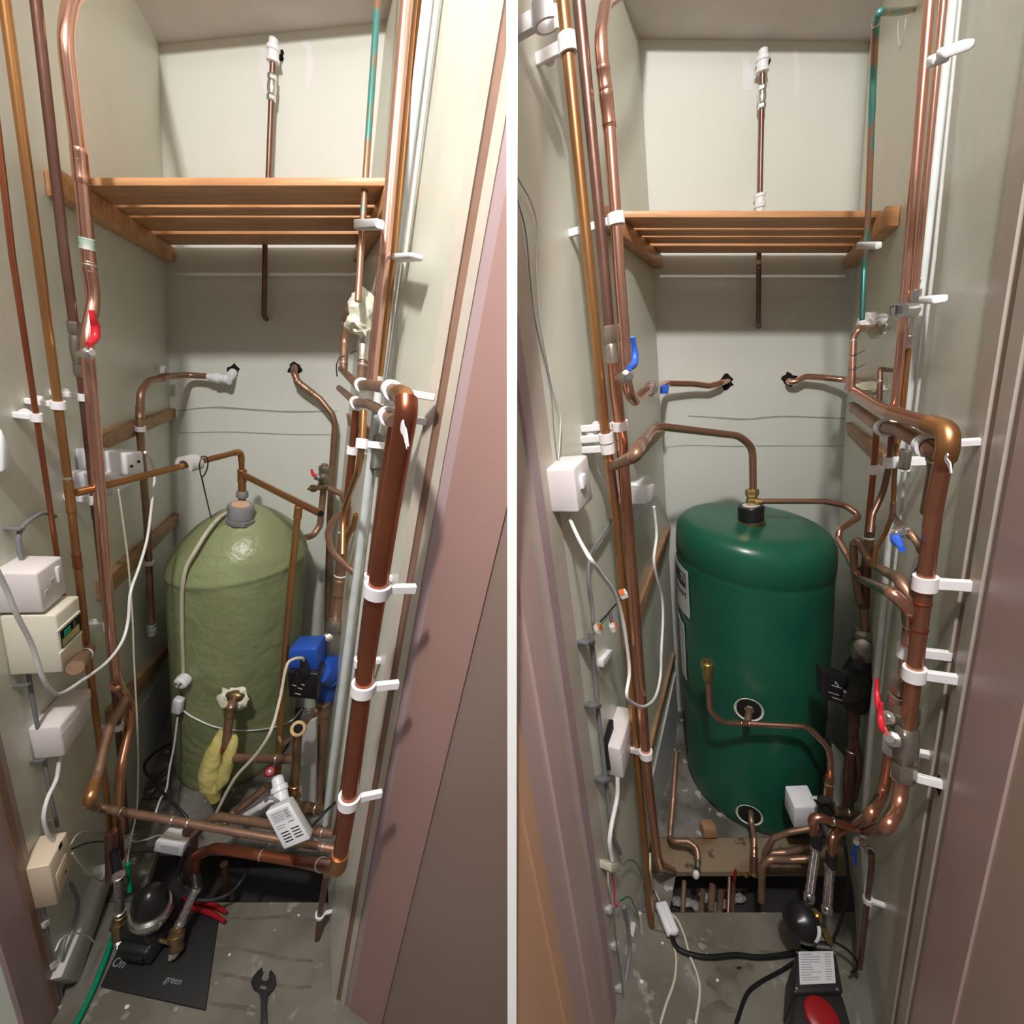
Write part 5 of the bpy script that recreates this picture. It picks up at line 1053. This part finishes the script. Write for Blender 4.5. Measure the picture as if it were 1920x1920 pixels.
pv = W(1326, 1239, 1.0); bm = BM(); lathe(bm, pv, pv+Vector((0, 0, .006)), [(0, .006), (.8, .005), (1, .003)], 6); mk('vent_screw', bm, 'brassd', av)
# things low in the right cupboard
m3 = pipe(B, [(1556, 1455, .92), (1553, 1485, .91), (1552, 1530, .90)], 16, 'cuo', 'short copper riser with brass nut left of the bright sweeping pipes', bend=0, fits=[(1555, 1467, 'ring'), (1553, 1503, 'bnut', 'brass')])
bk = empty('black_tape_wrap', W(1548, 1514, .88), 'lump of black tape and cable ties round the brass nut', 'tape wrap')
bm = BM(); lathe(bm, W(1545, 1500, .88), W(1552, 1527, .88), [(0, .014), (.3, .020), (.7, .019), (1, .015)], 14); mk('wrap', bm, 'rubber', bk)
bm = BM(); sweep(bm, catmull([W(1527, 1500, .86), (W(1538, 1507, .86)), W(1552, 1507, .86), W(1562, 1520, .86)], 6), .0025, 8); mk('tie_tail', bm, 'black', bk)
pipe(B, [(1562, 1520, .88), (1580, 1521, .88), (1612, 1528, .87)], 14, 'brassd', 'old brass union at the back of the sweeping copper pipes', bend=0, name='brass_union', cat='pipe fitting', fits=[(1575, 1521, 'bnut', 'brassd', .018, 1.3), (1592, 1523, 'ring')])
q = [(1492, 1485), (1534, 1480), (1533, 1515), (1490, 1515)]
f = [B.P(1490, 1515, .92), B.P(1534, 1513, .92), B.P(1534, 1552, .92), B.P(1488, 1552, .92)]; bm = BM(); prism(bm, f, Vector((.004, .06, .012))); bevel(bm, .004); wb = mk('white_box', bm, 'white', None, 'white plastic box standing against the foot of the green cylinder', 'box')
bm = BM(); f = [W(1519, 1493, .945), W(1532, 1492, .945), W(1532, 1498, .94), W(1519, 1499, .94)]; prism(bm, f, Vector((0, 0, -.004))); mk('catch', bm, 'sticker', wb)
for pts, w_, t in (([(1432, 1640, .90), (1434, 1600, .91), (1450, 1572, .91), (1480, 1560, .90), (1520, 1553, .89)], 11, 'upper of three copper pipes emerging right of the floor gap'),
                   ([(1430, 1625, .93), (1440, 1600, .93), (1475, 1598, .92), (1522, 1588, .90)], 12, 'middle of three copper pipes emerging right of the floor gap'),
                   ([(1427, 1690, .86), (1430, 1625, .88), (1442, 1610, .88), (1480, 1612, .88), (1520, 1610, .87)], 13, 'lower of three copper pipes emerging right of the floor gap')):
    pipe(B, pts, w_, 'cug', t, bend=.03)
n1 = pipe(B, [(1268, 1410, 1.2), (1262, 1500, 1.07), (1256, 1570, 1.0), (1262, 1577, .98), (1290, 1577, .97), (1308, 1590, .95), (1309, 1618, .92)], 9, 'cug', 'thin copper pipe bending out beside the left wall foot of the green cylinder', bend=.03)
bm = BM(); lathe(bm, W(1309, 1612, .92), W(1309, 1626, .91), [(0, .006), (.4, .006), (.42, .008), (.9, .008), (1, .005)], 8); mk('compression_nut', bm, 'chrome', n1.o)
blob(W(1305, 1640, .90), .0095, .0095, .016, 'white', 'stop_end', None, 'white bulb-shaped stop end over the floor gap', 'pipe fitting', amp=0, sub=3)
tp = empty('drain_tap', W(1390, 1640, .90), 'tiny brass drain tap with a red knob over the floor gap', 'drain tap')
bm = BM(); lathe(bm, W(1410, 1640, .905), W(1384, 1640, .90), [(0, .004), (.3, .004), (.32, .007), (.5, .007), (.52, .0035), (.8, .0035), (1, .004)], 8); mk('tap_body', bm, 'brass', tp)
bm = BM(); lathe(bm, W(1379, 1630, .90), W(1377, 1652, .895), [(0, .003), (.4, .005), (.6, .005), (1, .003)], 10); mk('knob', bm, 'bred', tp)
for i, (x, yt, wd, mm, t) in enumerate(((1283, 1652, 8, 'cug', 'leftmost dull pipe standing in the floor gap'), (1318, 1670, 9, 'cug', 'second dull pipe from the left in the floor gap'), (1336, 1660, 11, 'cug', 'third and brightest pipe in the floor gap'), (1352, 1672, 10, 'cug', 'fourth pipe from the left in the floor gap'), (1368, 1645, 6, 'cup', 'fifth, slimmest pipe in the floor gap'), (1376, 1655, 7, 'cud', 'rightmost dark pipe in the floor gap'))):
    pipe(B, [(x, yt, .925), (x-3, 1712, .85)], wd, mm, t, bend=0)
for i in range(9):
    blob(on_floor(B, 1255+i*17+random.uniform(-4, 4), 1690+random.uniform(-12, 10), -.19), .018, .014, .008, 'debris', 'rubble', None, 'grey rubble lying under the floorboards of the right cupboard', 'rubble', amp=.6, sub=2, group='rubble in the floor gap')
blk = BM(); f = [W(x, y, 1.035) for x, y in ((1321, 1556), (1344, 1556), (1346, 1572), (1319, 1572))]; prism(blk, f, Vector((0, .035, .0))); bevel(blk, .002); mk('wood_wedge', blk, 'woodw', None, 'small timber wedge under the front edge of the green cylinder', 'wedge')

# ---- electrics, left wall of the right cupboard
q = [(1075, 878), (1102, 852), (1112, 936), (1085, 962)]
o = wallbox3(B, 'L', q, .05, 'pinkw', 'fused_spur', 'white switched box on the left wall of the right cupboard', 'fused spur', .004)
face(o, B, 'L', subq(q, .5, .33, .75, .62), .056, 'white', 'rocker_switch', .006, .001); face(o, B, 'L', subq(q, .3, .5, .36, .6), .0508, 'lgrey', 'fuse_slot', .0008)
q = [(1196, 905), (1218, 890), (1219, 955), (1197, 974)]
o = wallbox3(B, 'L', q, .04, 'white', 'double_socket', 'white surface socket partly behind the paired risers, right cupboard', 'socket', .003)
q = [(1210, 915), (1228, 907), (1228, 940), (1211, 946)]
wallbox3(B, 'L', q, .075, 'white', 'plug_adapter', 'small bluish white plug in the socket of the right cupboard', 'plug', .003)
q = [(1163, 1405), (1187, 1328), (1191, 1378), (1170, 1462)]
o = wallbox3(B, 'L', q, .04, 'pinkw', 'wireless_receiver', 'upright slim white controller on the left wall of the right cupboard', 'controller', .005)
face(o, B, 'L', subq(q, .0, .30, 1.0, .32), .0405, 'lgrey', 'seam', .0008)
face(o, B, 'L', [(1138, 1395), (1150, 1350), (1154, 1440), (1141, 1445)], .012, 'hole', 'back_plate', .01)
cable(B, [(1226, 950), (1228, 965), (1231, 1005), (1226, 1050), (1232, 1085), (1241, 1120), (1243, 1160), (1240, 1220), (1238, 1270), (1228, 1308), (1208, 1325), (1186, 1318), (1175, 1303), (1180, 1262), (1176, 1215), (1165, 1150), (1150, 1108), (1128, 1078), (1105, 1045), (1085, 1010, 'L.06'), (1066, 968, 'L.02')], 'L.10', 5.5, 'cable', 'white flex making a long loop between the plug and the switched box')
cable(B, [(960, 300), (972, 335), (996, 380), (1008, 430), (1006, 500), (1012, 590), (1028, 680), (1040, 740), (1051, 785), (1047, 862)], 'L.008', 3.2, 'lgrey', 'thin grey-white wire stapled down the left wall to the switched box')
cable(B, [(965, 360), (985, 430), (994, 520), (1003, 600), (1025, 690), (1034, 740), (1038, 800), (1045, 862)], 'L.004', 2.6, 'gcable', 'second thinner dark wire beside the stapled one')
cable(B, [(1146, 975), (1128, 1005), (1108, 1035), (1104, 1055), (1104, 1090), (1110, 1130), (1112, 1165)], 'L.012', 6, 'gcable', 'grey cable hooking down the left wall, right cupboard')
cable(B, [(1108, 1185), (1110, 1210), (1117, 1280), (1122, 1340), (1130, 1410), (1138, 1480), (1148, 1560), (1163, 1600)], 'L.015', 9, 'gcable', 'thick dark grey cable running down past the slim controller')
for x, y, t in ((1109, 1206, 'grey cable clip at the top of the thick dark cable'), (1121, 1325, 'grey cable clip on the thick dark cable above the slim controller'), (1139, 1465, 'grey cable clip on the thick dark cable below the slim controller')):
    clamp_box(B, 'L', [(x-7, y-1), (x+7, y-6), (x+8, y+2), (x-6, y+5)], .026, 'gcable', 'cable_clip', None, t, 'cable clip', bv=.001)
def connector(px, py, t, spec='L.05', ang=.6):
    p = B.P(px, py, spec); root = empty('wire_connector', p, t, 'connector'); R = Matrix.Rotation(ang, 3, 'Y')
    bm = BM(); box(bm, p, .014, .018, .010, R); bevel(bm, .001, 1); mk('connector_body', bm, 'lgrey', root)
    bm = BM()
    for k in (-1, 0, 1): box(bm, p+R @ Vector((-.002, k*.0055-.002, .0062)), .009, .004, .003, R)
    mk('levers', bm, 'orange', root)
connector(1169, 1114, 'orange-levered wire connector furthest up and right', 'L.09', -.4); connector(1122, 1180, 'orange-levered wire connector furthest left'); connector(1148, 1176, 'orange-levered wire connector below the others at the middle', 'L.06', 1.2)
for pts, m_, w_, t in (([(1165, 1124), (1150, 1138), (1140, 1150), (1126, 1165)], 'black', 3, 'black core running up to the top wire connector'), ([(1126, 1172), (1136, 1160), (1140, 1150), (1146, 1168)], 'green', 2.2, 'green core bridging two wire connectors'), ([(1148, 1165), (1146, 1152), (1142, 1148)], 'red', 2.4, 'short red core above the middle connector'), ([(1150, 1165), (1152, 1150)], 'blue', 2.2, 'short blue core beside the red one')):
    cable(B, pts, 'L.06', w_, m_, t, cat='wire', name='wire') if len(pts) > 2 else pipe(B, pts, w_, m_, t, 'L.06', name='wire', cat='wire')
clamp_box(B, 'L', [(1131, 1238), (1148, 1218), (1150, 1228), (1132, 1252)], .012, 'white', 'mounting_rail', None, 'pale mounting rail left where the circuit box was removed', 'rail', bv=.001)
cable(B, [(1158, 1458), (1157, 1495), (1147, 1545), (1143, 1580), (1148, 1612)], 'L.025', 8, 'cable', 'thick white cable dropping from the slim controller')
q = [(1146, 1620), (1163, 1618), (1164, 1634), (1147, 1636)]
o = wallbox3(B, 'L', q, .03, 'cream', 'terminal_block', 'cream terminal block low on the left wall of the right cupboard', 'terminal block', .002)
for pts, m_, t in (([(1140, 1634), (1141, 1660), (1146, 1680), (1150, 1700)], 'ccable', 'bare cream core under the terminal block'), ([(1148, 1640), (1152, 1665), (1152, 1690), (1158, 1700), (1160, 1690)], 'red', 'red core looping under the terminal block'), ([(1162, 1690), (1180, 1682), (1190, 1700), (1198, 1718)], 'green', 'green earth core arching right of the terminal block'), ([(1165, 1625), (1180, 1612), (1195, 1622), (1203, 1650), (1200, 1720)], 'gcable', 'grey core arching over to the risers'), ([(1150, 1700), (1155, 1760), (1165, 1830), (1172, 1900)], 'gcable', 'dark thin wire down the door frame edge of the right cupboard')):
    cable(B, pts, 'L.02', 3, m_, t, cat='wire', name='wire')
cable(B, [(1200, 1712), (1204, 1760), (1198, 1810), (1184, 1860), (1178, 1915)], 'L.03', 6, 'ccable', 'cream cable running down the foot of the left wall, right cupboard')
cable(B, [(1170, 1700), (1178, 1740), (1180, 1790), (1172, 1840)], 'L.015', 7, 'gcable', 'grey cable curving at the foot of the left wall, right cupboard')
tr = clamp_box(B, 'L', [(1192, 1730), (1205, 1738), (1185, 1880), (1164, 1900)], .012, 'lgrey', 'cable_trunking', None, 'pale flat trunking at the foot of the left wall, right cupboard', 'trunking', bv=.001)
for x, y, t in ((1147, 1710, 'uppermost small white cable clip on the frame edge, right cupboard'), (1157, 1778, 'middle small white cable clip on the frame edge, right cupboard'), (1166, 1858, 'lowest small white cable clip on the frame edge, right cupboard')):
    clamp_box(B, 'L', [(x-6, y-3), (x+4, y-12), (x+6, y-2), (x-3, y+6)], .014, 'white', 'cable_clip', None, t, 'cable clip', bv=.001)
# inline connector and cables on the floor
cp = on_floor(B, 1250, 1722, .03); ex = (on_floor(B, 1262, 1752, .03)-on_floor(B, 1237, 1690, .03)).normalized(); ez = Vector((0, 0, 1)); ey = ez.cross(ex).normalized()
R3 = Matrix((ex, ey, ez)).transposed(); root = empty('inline_connector', cp, 'white inline cable connector lying at the left of the floorboards', 'cable connector')
bm = BM(); box(bm, cp, .075, .034, .022, R3); bevel(bm, .006, 3); ic = mk('connector_shell', bm, 'white', root)
bm = BM(); box(bm, cp+ez*.0115-ey*.002, .068, .002, .002, R3); mk('moulded_rib', bm, 'pinkw', ic)
bm = BM(); box(bm, cp+ex*.038+ez*.002, .006, .012, .010, R3); mk('cord_grip', bm, 'lgrey', ic)
cable(B, [(1219, 1600, 'L.08'), (1220, 1640, 'L.08'), (1226, 1665, 'Z.05'), (1237, 1690, 'Z.03')], None, 4, 'ccable', 'cream flex running down into the inline connector')
cable(B, [(1256, 1712), (1270, 1725), (1283, 1755), (1293, 1790), (1308, 1830), (1312, 1865), (1304, 1920)], 'Z.006', 4.5, 'ccable', 'cream flex curving right across the boards')
cable(B, [(1263, 1772), (1268, 1800), (1264, 1840), (1250, 1880), (1238, 1920)], 'Z.005', 4.5, 'ccable', 'cream flex curving left across the boards')
cable(B, [(1259, 1752, 'Z.03'), (1268, 1775, 'Z.012'), (1290, 1788, 'Z.008'), (1330, 1795, 'Z.008'), (1380, 1791, 'Z.008'), (1430, 1795, 'Z.008'), (1500, 1786, 'Z.012')], None, 9, 'black', 'thick black cable crossing the boards to the floor pump')
cable(B, [(1496, 1800), (1465, 1820), (1425, 1842), (1400, 1865), (1380, 1920)], 'Z.008', 7, 'black', 'second black cable running to the bottom edge of the right cupboard')
bm = BM(); p = on_floor(B, 1315, 1777, .001); lathe(bm, p, p+Vector((0, 0, .006)), [(0, .009), (1, .009)], 6); mk('loose_nut', bm, 'chrome', None, 'loose nickel nut lying on the boards of the right cupboard', 'nut', smooth=20)
for i, (x, y, s_) in enumerate(((1242, 1768, .004), (1283, 1785, .003), (1345, 1838, .004), (1203, 1840, .006), (1325, 1788, .002))):
    blob(on_floor(B, x, y, s_*.4), s_, s_*.8, s_*.4, 'fillr', 'plaster_crumb', None, ('pale crumb left of the thick black cable, under the inline connector', 'small crumb where the right cream flex crosses the black cable', 'pale crumb on the boards below the middle of the black cable', 'largest pale crumb by the cream cable at the left wall foot', 'tiny crumb just below the loose nut')[i], 'crumb', amp=.5, sub=1)
# floor pump with expansion vessel
pc = on_floor(B, 1535, 1850, .0); root = empty('shower_pump', pc, 'black floor pump with rating plate, red end disc and striped round vessel', 'pump')
def fb(quad, z): return [on_floor(B, x, y, z) for x, y in quad]
tq = [(1492, 1788), (1568, 1786), (1582, 1860), (1488, 1862)]
bm = BM(); f = fb(tq, .13); prism(bm, f, Vector((0, 0, -.128))); bevel(bm, .006, 3); pb_ = mk('terminal_housing', bm, 'cast', root)
sq = [(1497, 1784), (1562, 1783), (1567, 1843), (1500, 1846)]
f = fb(sq, .1315); bm = BM(); prism(bm, f, Vector((0, 0, -.0012))); pl2 = mk('rating_plate', bm, 'sticker', pb_)
for k in range(11):
    v0 = .08+k*.078
    for u0, u1 in ((.06, .3+.35*random.random()), (.74, .92)):
        ff = [on_floor(B, *lerpq(sq, u, v), .1322) for u, v in ((u0, v0), (u1, v0), (u1, v0+.02), (u0, v0+.02))]; bm = BM(); prism(bm, ff, Vector((0, 0, -.0006))); mk('printed_line', bm, 'inkg', pl2, smooth=0)
for x, y in ((1494, 1786), (1565, 1787), (1494, 1853), (1570, 1855)):
    p = on_floor(B, x, y, .131); bm = BM(); lathe(bm, p, p+Vector((0, 0, .002)), [(0, .003), (.7, .003), (1, .0015)], 12); mk('screw', bm, 'chrome', pb_)
bm = BM(); f = fb([(1490, 1862), (1580, 1862), (1600, 1935), (1480, 1935)], .12); prism(bm, f, Vector((0, 0, -.118))); bevel(bm, .008, 3); mk('motor_cowl', bm, 'cast', root)
p = on_floor(B, 1541, 1905, .127); bm = BM(); lathe(bm, p-Vector((0, 0, .006)), p+Vector((0, -.001, .006)), [(0, .034), (.6, .034), (.9, .030), (1, .012)], 40); mk('end_disc', bm, 'bred', root)
vb = W(1503, 1728, .70); ax = Vector((-.75, -.35, .5)).normalized()
bm = BM(); lathe(bm, vb-ax*.028, vb+ax*.034, [(0, .012), (.06, .028), (.25, .038), (.42, .041), (.5, .042), (.56, .041), (.72, .035), (.88, .022), (.97, .009), (1, .006)], 36); vs_ = mk('expansion_vessel', bm, 'black', root)
bm = BM(); x_, y_ = frame(ax); rows = []
for i in range(9):
    a = 3.0+i*.11; row = []
    for s_, r in ((.10, .0408), (.34, .0372)):
        row.append(bm.verts.new(vb+ax*(-.0+.062*s_*.55)+(x_*math.cos(a)+y_*math.sin(a))*(r+.0012)))
    rows.append(row)
for a, b in zip(rows, rows[1:]): bm.faces.new([a[0], a[1], b[1], b[0]])
g = bmesh.ops.extrude_face_region(bm, geom=bm.faces[:])
for v in [q for q in g['geom'] if isinstance(q, bmesh.types.BMVert)]: v.co += (v.co-vb).normalized()*.0006
mk('white_stripe', bm, 'white', vs_)
bm = BM(); lathe(bm, W(1527, 1706, .70), W(1537, 1728, .69), [(0, .005), (.3, .005), (.32, .009), (.7, .009), (1, .006)], 6); mk('brass_coupling', bm, 'brass', root, smooth=30)
bm = BM(); lathe(bm, W(1545, 1745, .70), W(1555, 1765, .69), [(0, .008), (.5, .010), (1, .008)], 6); mk('brass_coupling', bm, 'brass', root, smooth=30)
for (a, b, t) in (((1531, 1580, .80), (1516, 1690, .74), 'left clear-walled braided hose above the floor pump'), ((1557, 1618, .78), (1550, 1712, .73), 'right clear-walled braided hose above the floor pump')):
    p0, p1 = B.P(*a), B.P(*b); bm = BM(); sweep(bm, [p0, p0.lerp(p1, .5), p1], .0105, 14); h = mk('braided_hose', bm, 'pinkw' if 0 else 'braid', None, t, 'hose')
    s_ = (p1-p0).cross(CAM-p0).normalized(); tt = (CAM-p0.lerp(p1, .5)).normalized()
    c_ = p0.lerp(p1, .5)+tt*.0104; dd = (p1-p0)*.36
    f = [c_-dd-s_*.0045, c_-dd+s_*.0045, c_+dd+s_*.0045, c_+dd-s_*.0045]; bm = BM(); prism(bm, f, -tt*.001); hl = mk('paper_label', bm, 'pinkw', h)
    for k in (.2, .45, .7):
        g0 = f[0].lerp(f[3], k)+tt*.0004; bm = BM(); prism(bm, [g0+s_*.002, g0+s_*.005, g0+s_*.005+dd*.12, g0+s_*.002+dd*.12], -tt*.0003); mk('printed_mark', bm, 'inkg', hl, smooth=0)
    for k in (0, .86): bm = BM(); lathe(bm, p0.lerp(p1, k), p0.lerp(p1, k+.14), [(0, .011), (.15, .0125), (.85, .0125), (1, .011)], 16); mk('ferrule', bm, 'chrome', h)
pipe(B, [(1530, 1560, .80), (1531, 1588, .795)], 21, 'rubber', 'black rubber sleeve above the left hose of the floor pump', name='rubber_sleeve', cat='sleeve', bend=0)
pipe(B, [(1559, 1600, .785), (1558, 1626, .775)], 21, 'rubber', 'black rubber sleeve above the right hose of the floor pump', name='rubber_sleeve', cat='sleeve', bend=0)
pipe(B, [(1500, 1765, .71), (1522, 1774, .70), (1556, 1778, .69)], 20, 'cast', 'cast black manifold between the vessel and the rating plate', name='pump_manifold', cat='manifold', bend=.02)
# right side, low
r9 = pipe(B, [(1628, 1592, 'R.03'), (1636, 1602, 'R.035'), (1632, 1650, 'R.03'), (1624, 1710, 'R.03'), (1612, 1815, 'R.03')], 11, 'cud', 'dark thin pipe dropping to the floor at the right, below the small blue lever', bend=.02)
v = valve(r9, 1632, 1592, .03, 'small chrome valve with hanging blue lever low on the right wall', 'chrome', 1.6)
lever(v, B, [(1608, 1583), (1601, 1600), (1604, 1620)], 'R.07', 'bluel', wd=.010, spindle=((1624, 1580, 'R.035'), (1608, 1580, 'R.07')))
clip(r9, 1627, 1684, 'R', 'pale clip on the dark thin pipe at the right foot', w=.012, knob=False)
cable(B, [(1576, 1540, .85), (1585, 1590, .80), (1590, 1640, .77), (1586, 1690, .74), (1572, 1740, .72), (1560, 1765, .71)], None, 6, 'black', 'black cable hanging at the right behind the pump hoses')
cable(B, [(1562, 1765, .71), (1585, 1778, .70), (1602, 1795, .69), (1608, 1812, .68), (1596, 1825, .67)], None, 5, 'black', 'black cable curling right of the rating plate')
bm = BM(); f = [B.P(x, y, 1.0) for x, y in ((1566, 1400), (1585, 1420), (1580, 1530), (1560, 1530))]; prism(bm, f, Vector((0, .015, 0))); mk('timber_offcut', bm, 'lgrey', None, 'grey painted board behind the pipes right of the green cylinder', 'board')
clamp_box(B, 'R', [(1593, 1560), (1612, 1560), (1622, 1700), (1608, 1790)], .012, 'lgrey', 'skirting_board', None, 'grey skirting board at the foot of the right wall', 'skirting', bv=.001)
clamp_box(B, 'R', [(1622, 1740), (1628, 1735), (1648, 1868), (1640, 1880)], .02, 'cream', 'skirting_board', None, 'cream moulding strip at the right foot of the right cupboard', 'skirting', bv=.001) if 0 else None
stroke(B, [(1758, 1455), (1761, 1470), (1758, 1486)], 'R.006', .02, 'hole', 'broken_notch', B.rw)
stroke(A, [(702, 1520), (701, 1560), (698, 1600)], 'R.03', .006, 'hole', 'broken_notch', A.rw) if 0 else None

# stains and board joints
def stain(c, px, py, rx, ry, m, nm, parent, z=.0008, n=18):
    f = [on_floor(c, px+rx*math.cos(a)*(1+.35*math.sin(a*3+px)+.15*math.sin(a*7)), py+ry*math.sin(a)*(1+.3*math.cos(a*4+py)), z) for a in [2*math.pi*i/n for i in range(n)]]
    bm = BM(); prism(bm, f, Vector((0, 0, -.0007))); mk(nm, bm, m, parent, smooth=0)
M['wet'] = mat('dark_stain', (.10, .085, .065), .8, c2=(.17, .15, .12), scale=18)
fB = [o for o in col.objects if o.name.startswith('floor') and o.get('kind') == 'structure']
fA0, fB0 = fB[0], fB[5]
stain(B, 1362, 1838, 30, 30, 'wet', 'dark_stain', fB0); stain(B, 1345, 1890, 30, 14, 'wet', 'dark_stain', fB0); stain(B, 1400, 1815, 16, 8, 'wet', 'dark_stain', fB0)
for c, par, pts in ((B, fB0, [(1222, 1742), (1300, 1762), (1380, 1778), (1485, 1788)]), (A, fA0, [(410, 1716), (470, 1722), (540, 1718), (590, 1725)]), (A, fA0, [(404, 1770), (470, 1782), (530, 1796), (586, 1802)]), (A, fA0, [(396, 1822), (470, 1836), (540, 1850), (584, 1850)]), (A, fA0, [(390, 1880), (460, 1890), (480, 1896)])):
    stroke(c, pts, 'Z.0008', .008, 'wet', 'board_joint', par)
